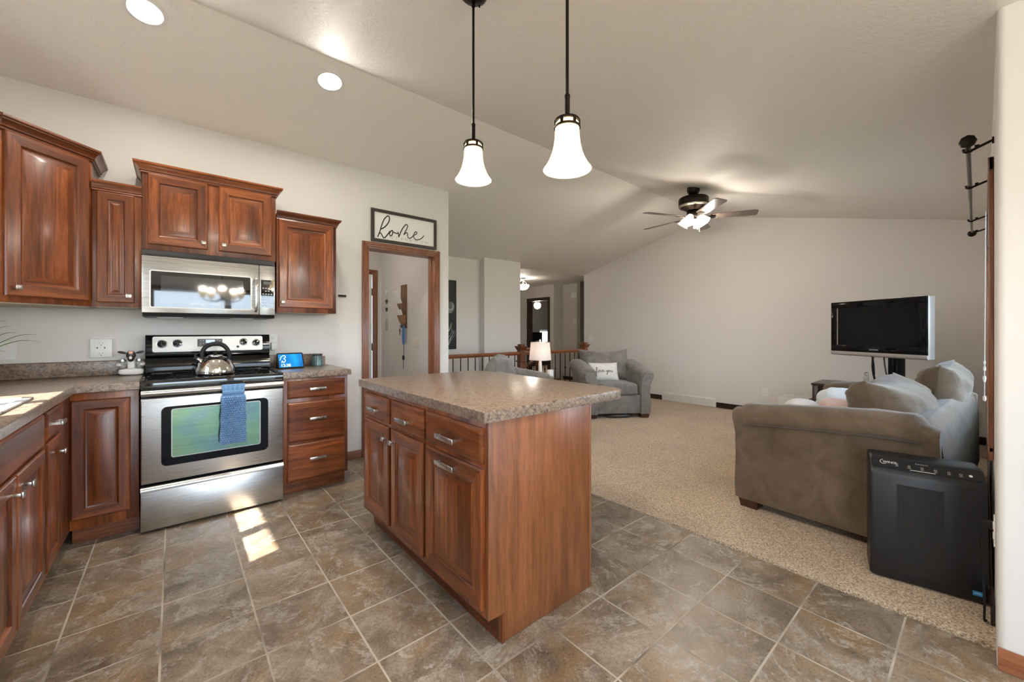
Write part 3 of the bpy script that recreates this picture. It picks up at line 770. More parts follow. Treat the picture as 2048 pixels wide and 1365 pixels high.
# ---- island
isl = base_cab('kitchen_island', 'cherry kitchen island with three drawers and three doors in the middle of the tile floor', .932, 1.545, 1.262, 2.575, '-x', toe=.064, toeh=.118)
for y1, y0, kind in ((2.520, 2.155, 'd'), (2.118, 1.750, 'd'), (1.722, 1.268, 'p')):
    w = y1 - y0
    B = IB(.932, y1, .725); d = drawer(isl, B, w, .142); pull(d, B, w / 2 - .02, .056, .15 if kind == 'p' else .13, .022)
    B = IB(.932, y1, .152); d = door(isl, B, w, .553)
    if kind == 'p': pull(d, B, w / 2 - .02, .512, .15, .022, .019)
    elif y1 > 2.3: knob(d, B, w - .035, .488)
    else: knob(d, B, .03, .488)
m = MB(); m.prism([(x, 1.2435, z) for x, z in ((.932, .118), (.996, .118), (.996, .001), (1.545, .001), (1.545, CU - .001), (.932, CU - .001))], (0, .018, 0), .0015)
obj('end_panel', m, 'cherry_panel', isl)
m = MB(); m.box(1.5455, 1.560, 1.243, 2.576, .001, CU - .001, .002); obj('back_panel', m, 'cherry_panel', isl)
m = MB(); m.box(.9965, 1.010, 1.238, 1.2433, .001, .118, .001); obj('toe_trim', m, 'cherry_v', isl)
def rr_poly(x0, x1, y0, y1, rs):
    out = []
    for (cx, cy, a0), r in zip(((x1, y0, -PI / 2), (x1, y1, 0), (x0, y1, PI / 2), (x0, y0, PI)), rs):
        sx = -1 if cx == x1 else 1; sy = -1 if cy == y1 else 1
        if r < .004: out.append((cx, cy)); continue
        for k in range(9):
            a = a0 + PI / 2 * k / 8; out.append((cx + sx * r + r * math.cos(a), cy + sy * r + r * math.sin(a)))
    return out
counter('countertop', 'large speckled brown island countertop with rounded overhanging corners', rr_poly(.908, 1.860, 1.236, 2.605, (.09, .14, .0, .006)))

# ---- sink
s = thing('sink', 'stainless drop-in sink rim at the sunlit left counter', 'sink', (-.75, 2.4, CT))
m = MB(); sx0, sx1, sy0, sy1 = -.965, -.492, 1.95, 2.815
for (a, b, c_, d_) in ((sx0, sx1, sy0, sy0 + .04), (sx0, sx1, sy1 - .04, sy1), (sx0, sx0 + .07, sy0, sy1), (sx1 - .035, sx1, sy0, sy1), (sx0, sx1, 2.37, 2.395)):
    m.box(a, b, c_, d_, CT + .0005, CT + .010, .003)
obj('rim', m, 'sink_steel', s)
for a, b in ((sy0 + .041, 2.369), (2.396, sy1 - .041)):
    m = MB(); m.box(sx0 + .071, sx1 - .036, a, b, CT + .0005, CT + .003); obj('bowl', m, 'sink_steel', s)
    m = MB(); m.cyl((-.72, (a + b) / 2, CT + .003), (-.72, (a + b) / 2, CT + .0045), .045, n=24); obj('drain', m, 'drain', s)

# ================================================================== range
R0, R1 = -.158, .611
rg = thing('range', 'stainless freestanding electric range with black glass cooktop between the cabinets', 'stove', ((R0 + R1) / 2, 3.65, 0))
m = MB(); m.box(R0 + .004, R1 - .004, 3.365, WB - .01, .045, .912, .003); m.box(R0 + .02, R1 - .02, 3.40, WB - .02, .002, .045); obj('body', m, 'black_plastic', rg)
m = MB()
prof = [(3.332, .888), (3.328, .905), (3.331, .925), (3.342, .937), (3.352, .940), (3.372, .939), (3.378, .9345), (3.86, .9345), (3.868, .939), (3.90, .940), (3.90, .888)]
m.loft([[(x, y, z) for y, z in prof] for x in (R0, R0 + .006, R0 + .03, R1 - .03, R1 - .006, R1)]); obj('cooktop', m, 'black_glass', rg, smooth=30)
m = MB()
for x in (R0, R1 - .030): m = MB(); m.box(x, x + .030, 3.345, 3.88, .930, .9425, .005); obj('cooktop_edge', m, 'black_gloss', rg)
for bx_, by_, br_ in ((.06, 3.50, .10), (.42, 3.50, .085), (.06, 3.74, .075), (.42, 3.74, .10)):
    m = MB()
    for r in (br_, br_ * .62): m.lathe([(r - .0012, .9348), (r - .0012, .9352), (r + .0012, .9352), (r + .0012, .9348)], 40, Matrix.Translation((bx_, by_, 0)))
    obj('burner_ring', m, 'dark_grey', rg)
# back guard
m = MB(); m.loft([[(x, y, z) for y, z in ((3.845, .936), (3.842, .952), (3.856, 1.040), (3.862, 1.052), (3.90, 1.054), (3.955, 1.054), (3.955, .936))] for x in (R0 + .002, R1 - .002)])
m.box(R0 + .006, R1 - .006, 3.848, 3.851, .9475, .9525); obj('riser', m, 'black_gloss', rg, smooth=30)
m = MB(); m.loft([[(x, y, z) for y, z in ((3.90, 1.050), (3.872, 1.066), (3.868, 1.085), (3.880, 1.205), (3.888, 1.217), (3.91, 1.220), (3.955, 1.218), (3.955, 1.05))] for x in (R0, R0 + .004, R1 - .004, R1)])
obj('back_guard', m, 'black_gloss', rg, smooth=40)
GM = face_m((-.120, 3.8672, 1.094), (1, 0, 0), Vector((0, .012, .12)).normalized(), Vector((0, -.12, .012)).normalized())
def rrect(w, h, r, n=6, o=(0, 0)):
    return [(o[0] + cx + r * math.cos(a0 + PI / 2 * k / n), o[1] + cy + r * math.sin(a0 + PI / 2 * k / n)) for cx, cy, a0 in ((w - r, r, -PI / 2), (w - r, h - r, 0), (r, h - r, PI / 2), (r, r, PI)) for k in range(n + 1)]
def plate(m, M, poly, d0, d1): m.prism([(a, b, d0) for a, b in poly], (0, 0, d1 - d0), M=M)
m = MB(); plate(m, GM, rrect(.680, .113, .012), 0, .004); obj('control_panel', m, 'panel_steel', rg)
m = MB(); plate(m, GM, rrect(.155, .058, .003, o=(.255, .035)), .004, .0055); cpl = obj('display', m, 'dark_grey', rg)
m = MB(); plate(m, GM, rrect(.056, .024, .001, o=(.306, .062)), .0055, .0062); obj('clock', m, 'clock_blue', cpl)
m = MB()
for x_, y_ in ((.272, .078), (.272, .058), (.288, .078), (.288, .058), (.375, .082), (.39, .075), (.375, .062), (.40, .055), (.27, .044), (.315, .046), (.34, .046)):
    m = MB(); plate(m, GM, rrect(.007, .004, .0015, 3, o=(x_, y_)), .0055, .006); obj('button', m, 'light_ink', cpl)
for kx, ky, kr in ((.052, .058, .026), (.138, .062, .026), (.548, .066, .024), (.634, .058, .024)):
    m = MB(); m.lathe([(kr + .005, .004), (kr + .005, .0055), (kr + .003, .0062), (kr + .002, .0045)], 28, GM @ Matrix.Translation((kx, ky, 0)))
    b = obj('knob_ring', m, 'chrome', rg)
    m = MB(); T_ = GM @ Matrix.Translation((kx, ky, 0)); m.lathe([(kr, .004), (kr, .012), (kr * .93, .018), (0, .019)], 28, T_)
    m.box(kx - .004, kx + .004, ky - kr * .9, ky + kr * .9, .018, .028, .002, M=GM); obj('knob', m, 'black_gloss', rg)
m = MB(); m.lathe([(.010, .004), (.010, .008), (0, .009)], 16, GM @ Matrix.Translation((.510, .028, 0))); obj('indicator', m, 'black_gloss', rg)
# front: vent strip, handle, door, drawer
m = MB(); m.box(R0 + .004, R1 - .004, 3.337, 3.366, .832, .890, .002); obj('vent_strip', m, 'black_plastic', rg)
m = MB(); m.box(R0 + .001, R1 - .001, 3.318, 3.3645, .306, .832, .006, 3); dr = obj('oven_door', m, 'stainless', rg)
FM = face_m((0, 3.3185, 0), (1, 0, 0), (0, 0, 1), (0, -1, 0))
m = MB(); plate(m, FM, rrect(.577, .372, .030, o=(-.062, .400)), 0, .003); obj('window_frame', m, 'oven_frame', dr)
m = MB(); plate(m, FM, rrect(.482, .308, .014, o=(-.014, .448)), .003, .0042); obj('window_border', m, 'silver_bezel', dr)
m = MB(); plate(m, FM, rrect(.472, .298, .011, o=(-.009, .453)), .0042, .0050); obj('window_glass', m, 'oven_glass', dr)
hp = [(3.318, .880), (3.300, .884), (3.288, .878), (3.284, .866), (3.288, .853), (3.300, .846), (3.318, .850)]
m = MB(); m.loft([[(x, y, z) for y, z in hp] for x in (R0 + .004, R0 + .008, R1 - .008, R1 - .004)]); obj('handle', m, 'stainless', dr, smooth=50)
m = MB(); m.box(R0 + .001, R1 - .001, 3.316, 3.3645, .018, .262, .004, 2); dw = obj('storage_drawer', m, 'stainless', rg)
m = MB(); m.loft([[(x, y, z) for y, z in ((3.330, .290), (3.306, .284), (3.300, .272), (3.303, .258), (3.330, .256))] for x in (R0 + .001, R0 + .006, R1 - .006, R1 - .001)]); obj('drawer_lip', m, 'stainless', dw, smooth=50)

# towel over the oven handle: gathered top, band, chenille body
tw = thing('hand_towel', 'blue chenille hanging hand towel on the oven door handle', 'towel', (.30, 3.28, .49))
def towel_ring(zf, hw, th, nb, amp, cx=.306, y=3.262, ph=0, n=320):
    pts = []
    for i in range(n):
        a = 2 * PI * i / n; a += .42 * math.sin(2 * a); ca, sa = math.cos(a), math.sin(a)
        k = 6; nn = (abs(ca) ** k + abs(sa) ** k) ** (1 / k); x = ca / nn * hw; yy = sa / nn * th
        bmp = amp * abs(math.sin(nb * x / hw * PI / 2 + ph)) if nb else 0
        pts.append((cx + x, y + yy + (-(bmp) if sa < 0 else bmp * .2), zf))
    return pts
m = MB(); rings = []
nz = 190
for i in range(nz + 1):
    t_ = i / nz; z = .815 - t_ * (.815 - .494)
    row = z / .0145; b = abs(math.sin(row * PI)); taper = min(1, t_ * 14 + .45) * (1 if t_ < .985 else .75)
    hw = .066 + .006 * t_ + .0022 * b + .0015 * math.sin(t_ * 17)
    rings.append(towel_ring(z, hw, .010 * taper, 11, .0150 * b * taper + .001, ph=(int(row) % 2) * PI / 2 * 1, cx=.306 - .003 * t_))
m.loft(rings); obj('chenille', m, 'towel_blue', tw, smooth=180)
m = MB(); rings = []
for i, (z, hw, th, am) in enumerate(((.890, .063, .004, .004), (.884, .065, .007, .005), (.862, .064, .007, .006), (.845, .060, .007, .004), (.838, .060, .007, .002), (.822, .060, .008, .002), (.808, .062, .008, .001))):
    rings.append(towel_ring(z, hw, th, 5, am, y=3.271 if z < .85 else 3.275))
m.loft(rings); obj('gathered_top', m, 'towel_blue', tw, smooth=180)
m = MB()
for zz in (.842, .833): m.loft([towel_ring(zz + .006, .061, .008, 0, 0), towel_ring(zz, .0625, .0105, 0, 0), towel_ring(zz - .006, .061, .008, 0, 0)])
obj('band', m, 'towel_blue', tw, smooth=180)

# ================================================================== microwave
mw = thing('microwave', 'stainless over-the-range microwave with black window', 'microwave', (.22, 3.77, 1.345))
M0, M1 = -.163, .600
m = MB(); m.box(M0 + .002, M1 - .002, 3.592, WB - .002, 1.362, 1.793, .002); obj('body', m, 'black_plastic', mw)
m = MB(); m.loft([[(x, y, z) for y, z in ((3.592, 1.750), (3.570, 1.752), (3.585, 1.789), (3.592, 1.789))] for x in (M0 + .001, M1 - .001)])
for k in range(34): m.box(M0 + .02 + k * .0215, M0 + .034 + k * .0215, 3.571, 3.576, 1.758, 1.762)
obj('vent_grille', m, 'black_plastic', mw)
m = MB(); m.box(M0, .4935, 3.568, 3.5915, 1.371, 1.749, .004); md = obj('door', m, 'stainless', mw)
m = MB(); m.box(.4955, M1, 3.568, 3.5915, 1.371, 1.749, .004); mp_ = obj('control_panel', m, 'stainless', mw)
KM = face_m((0, 3.5683, 0), (1, 0, 0), (0, 0, 1), (0, -1, 0))
m = MB(); plate(m, KM, rrect(.572, .252, .014, o=(-.126, 1.404)), 0, .0025); obj('window_frame', m, 'white_trim', md)
m = MB(); plate(m, KM, rrect(.556, .238, .007, o=(-.118, 1.411)), .0025, .0035); obj('window_surround', m, 'black_glass', md)
m = MB(); plate(m, KM, rrect(.462, .186, .003, o=(-.068, 1.436)), .0035, .0042); obj('window_glass', m, 'mw_glass', md)
m = MB(); m.tube(spline([(.472, 3.566, 1.398), (.472, 3.540, 1.412), (.472, 3.528, 1.45), (.472, 3.525, 1.525), (.472, 3.528, 1.60), (.472, 3.540, 1.640), (.472, 3.566, 1.655)], 6), .0105, 12); obj('handle', m, 'chrome', md, smooth=180)
m = MB(); plate(m, KM, rrect(.084, .212, .002, o=(.506, 1.428)), 0, .0015); kp = obj('keypad', m, 'black_glass', mp_)
m = MB(); plate(m, KM, rrect(.056, .022, .001, o=(.522, 1.606)), .0015, .002); obj('display', m, 'dark_grey', kp)
m = MB()
for r_ in range(7):
    for c_ in range(4):
        if (r_, c_) in ((5, 0), (5, 3)): continue
        m = MB(); plate(m, KM, rrect(.011, .0075, .003, 3, o=(.5155 + c_ * .018, 1.438 + r_ * .0225)), .0015, .0019); obj('button', m, 'light_ink', kp)
m = MB(); m.loft([[(x, y, z) for y, z in ((3.572, 1.3705), (3.58, 1.347), (3.62, 1.345), (WB - .01, 1.345), (WB - .01, 1.3705))] for x in (M0 + .003, M1 - .003)]); obj('bottom_panel', m, 'black_plastic', mw)
for x in (-.02, .40):
    m = MB(); m.box(x - .07, x + .07, 3.66, 3.80, 1.3405, 1.346, .002); obj('grease_filter', m, 'silver_metal', mw)

# ================================================================== things on the counters
k = thing('kettle', 'polished steel whistling kettle with black handle on the cooktop', 'kettle', (.228, 3.600, .9352))
KP = Matrix.Translation((.228, 3.600, .9352))
m = MB(); m.lathe([(0, .001), (.108, .001), (.116, .005), (.120, .016), (.1195, .030), (.114, .056), (.103, .082), (.086, .106), (.066, .122), (.050, .128), (.046, .131), (.046, .136), (.030, .141), (0, .143)], 48, KP); obj('body', m, 'chrome', k, smooth=60)
m = MB(); m.cyl((.228, 3.6, 1.077), (.228, 3.6, 1.083), .006); m.ball((.228, 3.6, 1.088), .013, .013, .008); obj('lid_knob', m, 'black_plastic', k)
m = MB(); m.tube([(.165, 3.598, 1.022), (.140, 3.596, 1.040), (.118, 3.594, 1.056)], [.024, .019, .015], 16); obj('spout', m, 'chrome', k)
m = MB(); m.tube([(.122, 3.594, 1.052), (.110, 3.593, 1.062)], [.018, .016], 14)
m.tube(spline([(.112, 3.593, 1.066), (.118, 3.593, 1.082), (.140, 3.594, 1.094), (.158, 3.595, 1.098)], 5), .005, 8); obj('whistle', m, 'black_plastic', k)
m = MB()
hp = spline([(.152, 3.6, 1.045), (.152, 3.6, 1.090), (.170, 3.6, 1.130), (.205, 3.6, 1.152), (.240, 3.6, 1.155), (.275, 3.6, 1.143), (.300, 3.6, 1.112), (.312, 3.6, 1.070), (.310, 3.6, 1.040)], 6)
m.tube(hp, [.0125 + .003 * math.sin(i / (len(hp) - 1) * PI) for i in range(len(hp))], 12); obj('handle', m, 'black_plastic', k, smooth=180)
for b_ in ((.142, .162, 1.020, 1.050), (.300, .320, 1.010, 1.044)): m = MB(); m.box(b_[0], b_[1], 3.59, 3.61, b_[2], b_[3], .003); obj('handle_bracket', m, 'black_plastic', k)

# smart display showing the time
e = thing('smart_display', 'black tabletop smart display with glowing blue screen reading 12:38', 'smart display', (.735, 3.72, CT), rz=.12)
tl = math.radians(22); EM = face_m((-.10, -.04, .004), (1, 0, 0), (0, math.sin(tl), math.cos(tl)), (0, -math.cos(tl), math.sin(tl)))
m = MB(); plate(m, EM, rrect(.200, .134, .010), -.012, 0); b_ = obj('bezel', m, 'black_plastic', e, local=True)
m = MB(); plate(m, EM, rrect(.180, .112, .002, o=(.010, .011)), 0, .0008); sc = obj('screen', m, 'screen_blue', b_, local=True)
m = MB(); m.loft([[(x, y, z) for y, z in ((-.028, .001), (.075, .001), (.060, .05), (.022, .118), (.006, .118), (-.034, .01))] for x in (-.085, -.078, .078, .085)]); obj('speaker_body', m, 'black_plastic', e, local=True)
m = MB(); m.text('12:38', .034, EM @ Matrix.Translation((.020, .016, .001)), .0002); obj('clock_text', m, 'screen_white', sc, local=True)
m = MB(); pth = spline([(.020, .072, .0012), (.030, .098, .0012), (.052, .112, .0012), (.064, .098, .0012), (.050, .086, .0012), (.060, .070, .0012), (.046, .052, .0012), (.036, .066, .0012), (.030, .050, .0012)], 6)
m.tube(pth, .0022, 6, M=EM); obj('swirl', m, 'screen_white', sc, local=True)
# candle jar and leaning wooden lid
c = thing('candle_jar', 'dark teal glass candle jar with grey lid at the counter end', 'candle', (.975, 3.845, CT))
m = MB(); m.lathe([(0, 0), (.046, 0), (.050, .004), (.049, .03), (.044, .075), (.040, .090), (0, .090)], 32, Matrix.Translation((.975, 3.845, CT))); obj('jar', m, 'wax_green', c)
m = MB(); m.lathe([(0, .090), (.041, .090), (.043, .093), (.043, .104), (.040, .107), (0, .107)], 32, Matrix.Translation((.975, 3.845, CT))); obj('lid', m, 'dark_grey', c)
m = MB(); m.box(-.020, .020, -.005, .005, 0, .082, .004, M=Matrix.Translation((1.040, 3.905, CT + .001)) @ Matrix.Rotation(-.20, 4, 'X'))
tag(obj('wooden_block', m, 'porcelain_brown'), 'small brown wooden block leaning behind the candle jar', 'block')
# cow cruet holder with salt and pepper shakers
CX, CY = -.232, 3.885
c = thing('cow_figurine', 'black and white cow figurine holding two shakers beside the range', 'figurine', (CX, CY, CT))
T_ = Matrix.Translation((CX, CY, CT))
m = MB(); m.cushion(.135, .07, .050, 3.2, 8, T_, .004); obj('body', m, 'white_ceramic', c, smooth=180)
m = MB(); m.cushion(.05, .045, .085, 3, 6, T_ @ Matrix.Translation((0, .012, .035)), .003); obj('torso', m, 'white_ceramic', c, smooth=180)
m = MB(); m.ball((0, -.008, .140), .026, .024, .032, M=T_); m.ball((0, -.026, .116), .018, .020, .022, M=T_); hd = obj('head', m, 'black_ceramic', c, smooth=180)
m = MB(); m.ball((0, -.022, .158), .014, .012, .014, 12, 8, M=T_); obj('forehead', m, 'pink_ceramic', hd, smooth=180)
m = MB(); m.ball((0, -.041, .122), .009, .006, .014, 12, 8, M=T_); obj('blaze', m, 'white_ceramic', hd, smooth=180)
for s in (-1, 1):
    m = MB(); m.ball((0, 0, 0), .024, .006, .009, 14, 8, M=T_ @ Matrix.Translation((s * .046, -.004, .160)) @ Matrix.Rotation(s * -.25, 4, 'Y')); obj('ear', m, 'black_ceramic', hd, smooth=180)
    m = MB(); m.tube(spline([(s * .022, .012, .085), (s * .062, .0, .080), (s * .064, -.022, .074), (s * .05, -.034, .076)], 5), .011, 10, M=T_); obj('arm', m, 'white_ceramic', c, smooth=180)
for s, nm in ((-1, 'left'), (1, 'right')):
    sh = thing('shaker', 'little clear glass shaker held on the %s side of the cow figurine' % nm, 'shaker', (CX + s * .042, CY - .014, CT + .050), group='shakers held by the cow')
    T2 = Matrix.Translation((CX + s * .042, CY - .014, CT + .0505)); m = MB(); m.lathe([(0, 0), (.017, 0), (.018, .01), (.017, .042), (.014, .048), (0, .048)], 20, T2); obj('bottle', m, 'jar_glass', sh)
    m = MB(); m.lathe([(0, .048), (.0145, .048), (.0145, .062), (.012, .067), (0, .067)], 20, T2); obj('cap', m, 'silver_metal', sh)
# plant in the corner
p = thing('potted_plant', 'long-leaved green plant in a pot in the left counter corner', 'plant', (-.905, 3.70, CT))
PM_ = Matrix.Translation((-.905, 3.70, CT))
m = MB(); m.lathe([(0, 0), (.055, 0), (.075, .11), (.08, .115), (.078, .12), (.070, .115), (.068, .10), (0, .10)], 28, PM_); pot = obj('pot', m, 'pot_grey', p)
rng = random.Random(4)
leafs = [((.163, -.01, .371), .05), ((.280, .0, .288), .05), ((.287, -.02, .246), .06), ((.211, -.05, .30), .05), ((.163, .04, .34), .04), ((.165, -.06, .19), .04), ((.10, -.10, .24), .05), ((-.03, -.12, .30), .05), ((.02, .12, .36), .08), ((.06, -.03, .42), .06), ((-.05, .05, .34), .05), ((.13, -.12, .13), .03)]
for i, (tp, arch) in enumerate(leafs):
    m = MB(); pts = spline([(0, 0, .10), (tp[0] * .35, tp[1] * .35, .10 + (tp[2] - .10) * .45 + arch * .6), (tp[0] * .72, tp[1] * .72, .10 + (tp[2] - .10) * .85 + arch * .5), tp], 6)
    w = Vector((-tp[1], tp[0], 0)).normalized(); N_ = len(pts); rg_ = []
    for j, q_ in enumerate(pts):
        t_ = j / (N_ - 1); hw = .0165 * (1 - t_) ** .75 + .0006
        rg_.append([tuple(PM_ @ (q_ + w * hw)), tuple(PM_ @ (q_ + Vector((0, 0, -.35 * hw)))), tuple(PM_ @ (q_ - w * hw)), tuple(PM_ @ (q_ + Vector((0, 0, .25 * hw - .001))))])
    m.loft(rg_); obj('leaf', m, 'leaf', p, smooth=180)

# ================================================================== wall plates on the range wall
def wall_plate(name, label, o, x, nrm, w, h, kind, mat='white_plastic', cat='outlet'):
    M = face_m(o, x, (0, 0, 1), nrm); t_ = thing(name, label, cat, o)
    m = MB(); plate(m, M, rrect(w, h, .005, 3, o=(-w / 2, -h / 2)), .0005, .005); pl = obj('plate', m, mat, t_)
    def slot(mb, cx, cy):
        for dx in (-.0065, .0065): plate(mb, M, [(cx + dx - .0012, cy - .004), (cx + dx + .0012, cy - .004), (cx + dx + .0012, cy + .004), (cx + dx - .0012, cy + .004)], .0072, .0076)
        plate(mb, M, rrect(.005, .005, .002, 3, o=(cx - .0025, cy - .0125)), .0072, .0076)
    if kind == 'outlet':
        for cy in (.020, -.020):
            m = MB(); plate(m, M, rrect(.034, .028, .008, 4, o=(-.017, cy - .014)), .005, .0072); so = obj('socket', m, mat, t_)
            m = MB(); slot(m, 0, cy + .003); obj('slots', m, 'dark_grey', so)
    elif kind.startswith('switch'):
        n = int(kind[-1])
        for i in range(n):
            cx = (i - (n - 1) / 2) * .046; m = MB(); m.box(cx - .005, cx + .005, -.011, .011, .005, .013, .001, M=M); obj('toggle', m, mat, t_)
    return t_, M
wt, M_ = wall_plate('outlet_expander', 'big square white outlet expander on the wall above the left counter', (-.384, WB - .0005, 1.130), (1, 0, 0), (0, -1, 0), .118, .135, '')
m = MB(); m.rings([(0, .005), (.003, .030), (.020, .036), (.024, .037)], .112, .129, basis((-.384 - .056, WB, 1.130 - .0645), (1, 0, 0), (0, -1, 0))); obj('housing', m, ['white_plastic', 'white_plastic'], wt)
m = MB()
for cy in (.036, -.034):
    for dx in (-.010, .006): m.box(dx, dx + .002, cy - .005, cy + .004, .037, .0378, M=M_)
    m.box(-.003, .002, cy - .017, cy - .012, .037, .0378, M=M_)
for dx in (-.022, .014): m.box(dx, dx + .006, -.003, .008, .037, .0378, M=M_)
obj('slots', m, 'dark_grey', wt)
wt, M_ = wall_plate('outlet', 'white wall outlet behind the smart display with a charger plugged in', (.648, WB - .0005, 1.165), (1, 0, 0), (0, -1, 0), .072, .115, 'outlet')
ch = thing('charger', 'white plug-in charger block in the outlet beside the range', 'charger', (.652, WB - .03, 1.10))
m = MB(); m.box(.634, .672, WB - .040, WB - .0082, 1.085, 1.150, .004); obj('block', m, 'white_plastic', ch)
m = MB(); m.tube(spline([(.655, WB - .03, 1.086), (.660, WB - .04, 1.060), (.672, WB - .06, 1.020), (.69, WB - .10, .985), (.712, 3.835, .950), (.728, 3.803, .944)], 6), .0022, 6); obj('cable', m, 'white_cord', ch)
wall_plate('blank_plate', 'pale blank wall plate behind the corner plant', (-.800, WB - .0005, 1.125), (1, 0, 0), (0, -1, 0), .072, .115, '', cat='wall plate')
hk = thing('key_hook', 'tiny dark scrolled metal hook on the wall left of the doorway', 'hook', (1.225, WB, 1.575))
m = MB(); m.box(1.188, 1.264, WB - .006, WB - .0005, 1.580, 1.592, .002); obj('bar', m, 'bronze', hk)
m = MB()
for i, x in enumerate((1.200, 1.218, 1.236, 1.254)): m.tube([(x + .008 * math.cos(a), WB - .010, 1.582 + .010 * math.sin(a)) for a in [2 * PI * k_ / 14 for k_ in range(14)]], .0028, 6, closed=True)
obj('scroll', m, 'bronze', hk)

# ================================================================== home sign
sg = thing('wall_sign', 'framed white sign reading home above the doorway', 'sign', (1.868, WB, 2.155))
sx0, sx1, sz0, sz1 = 1.502, 2.236, 2.152, 2.482
m = MB(); fw = .030
m.box(sx0, sx1, WB - .026, WB - .0005, sz0, sz0 + fw, .002); m.box(sx0, sx1, WB - .026, WB - .0005, sz1 - fw, sz1, .002)
m.box(sx0, sx0 + fw, WB - .026, WB - .0005, sz0 + fw, sz1 - fw, .002); m.box(sx1 - fw, sx1, WB - .026, WB - .0005, sz0 + fw, sz1 - fw, .002); obj('frame', m, 'sign_frame', sg)
m = MB(); m.box(sx0 + fw, sx1 - fw, WB - .012, WB - .001, sz0 + fw, sz1 - fw); pn = obj('panel', m, 'sign_white', sg)
SM = face_m((sx0 + fw, WB - .0123, sz0 + fw), (1, 0, 0), (0, 0, 1), (0, -1, 0)); SW, SH = sx1 - sx0 - 2 * fw, sz1 - sz0 - 2 * fw
# handwriting strokes in sign fractions
def stroke(m, pts, M, w, h, r, dx=0, dy=0, z=.001):
    P = spline([(dx + a * w, dy + b * h, z) for a, b in pts], 7); m.tube(P, r, 6, M=M @ Matrix.Diagonal((1, 1, .25, 1)))
m = MB()
stroke(m, [(.055, .06), (.085, .25), (.115, .50), (.160, .78), (.215, .92), (.240, .86), (.225, .68), (.165, .48), (.095, .36)], SM, SW, SH, .0058)
stroke(m, [(.055, .06), (.080, .20), (.105, .22), (.125, .14), (.150, .06), (.175, .10), (.225, .26), (.250, .36)], SM, SW, SH, .0058)
stroke(m, [(.285, .40), (.255, .34), (.240, .24), (.255, .18), (.280, .22), (.292, .34), (.283, .40), (.300, .34), (.350, .31), (.375, .31)], SM, SW, SH, .0058)
stroke(m, [(.375, .38), (.385, .30), (.388, .20), (.395, .22), (.440, .48), (.500, .70), (.535, .70), (.530, .60), (.495, .42), (.472, .30)], SM, SW, SH, .0054)
stroke(m, [(.472, .30), (.515, .40), (.535, .38), (.535, .28), (.560, .20), (.600, .24), (.640, .34)], SM, SW, SH, .0050)
stroke(m, [(.640, .34), (.690, .42), (.695, .48), (.675, .50), (.650, .42), (.640, .30), (.665, .20), (.720, .20), (.780, .28), (.820, .40)], SM, SW, SH, .0048)
obj('home_lettering', m, 'ink', pn, smooth=180)
m = MB(); m.text("43\u00b0 31' 6\" N 96\u00b0 49' 13\" W", .040, SM @ Matrix.Translation((.16, .022, .0004)), .0003); obj('coordinates', m, 'grey_ink', pn)

# ================================================================== pendants over the island
def pendant(x, y, label):
    zc = ceil_z(y); p = thing('pendant_light', label, 'pendant light', (x, y, zc), group='pendants over the island')
    tilt = Matrix.Translation((x, y, zc)) @ Matrix.Rotation(math.atan(MR), 4, 'X')
    m = MB(); m.lathe([(0, -.001), (.064, -.001), (.064, -.006), (.058, -.020), (.040, -.032), (.012, -.037), (0, -.037)], 32, tilt)
    for s in (-1, 1): m.cyl(tuple(tilt @ Vector((s * .04, 0, -.03))), tuple(tilt @ Vector((s * .04, 0, -.038))), .004, n=8)
    obj('canopy', m, 'bronze', p)
    zr = zc - .857            # bottom rim of the shade
    m = MB(); m.tube([(x, y, zc - .034), (x, y, zc - .06)], .009, 10); m.tube([(x, y, zc - .055), (x, y, zr + .255)], .0058, 10)
    m.tube([(x, y, zr + .258), (x, y, zr + .250)], .010, 12); m.tube([(x, y, zr + .252), (x, y, zr + .186)], .0092, 12); m.lathe([(.009, zr + .192), (.013, zr + .186), (.012, zr + .178), (.0, zr + .176)], 16, Matrix.Translation((x, y, 0)))
    obj('rod', m, 'bronze', p)
    T_ = Matrix.Translation((x, y, zr))
    m = MB(); m.lathe([(0, .180), (.030, .178), (.042, .172), (.044, .168), (.042, .165), (0, .166)], 32, T_)
    m.lathe([(.0405, .150), (.0455, .148), (.0455, .142), (.0405, .141)], 32, T_)
    for k in range(6):
        a = 2 * PI * k / 6 + .3; m.box(.0405, .0445, -.005, .005, .143, .170, M=T_ @ Matrix.Rotation(a, 4, 'Z'))
    obj('collar', m, 'bronze', p)
    pr = [(.034, .165), (.040, .158), (.0415, .140), (.0425, .112), (.046, .085), (.0525, .058), (.062, .034), (.073, .014), (.0825, .002), (.084, .0)]
    m = MB(); m.lathe(pr + [(r - .003, z + .001) for r, z in pr[::-1]], 40, T_); obj('shade', m, 'shade_glass', p, smooth=180)
    m = MB(); m.ball((x, y, zr + .055), .022, .022, .030); m.cyl((x, y, zr + .08), (x, y, zr + .165), .013); obj('bulb', m, 'bulb', p, smooth=180)
    lamp('pendant_bulb', 'POINT', (x, y, zr + .015), PEND_W, size=.03)
PEND_W = 17
pendant(1.048, 1.514, 'bronze pendant with glowing bell shade, the farther one over the island')
pendant(1.036, .930, 'bronze pendant with glowing bell shade, the nearer and larger-looking one')

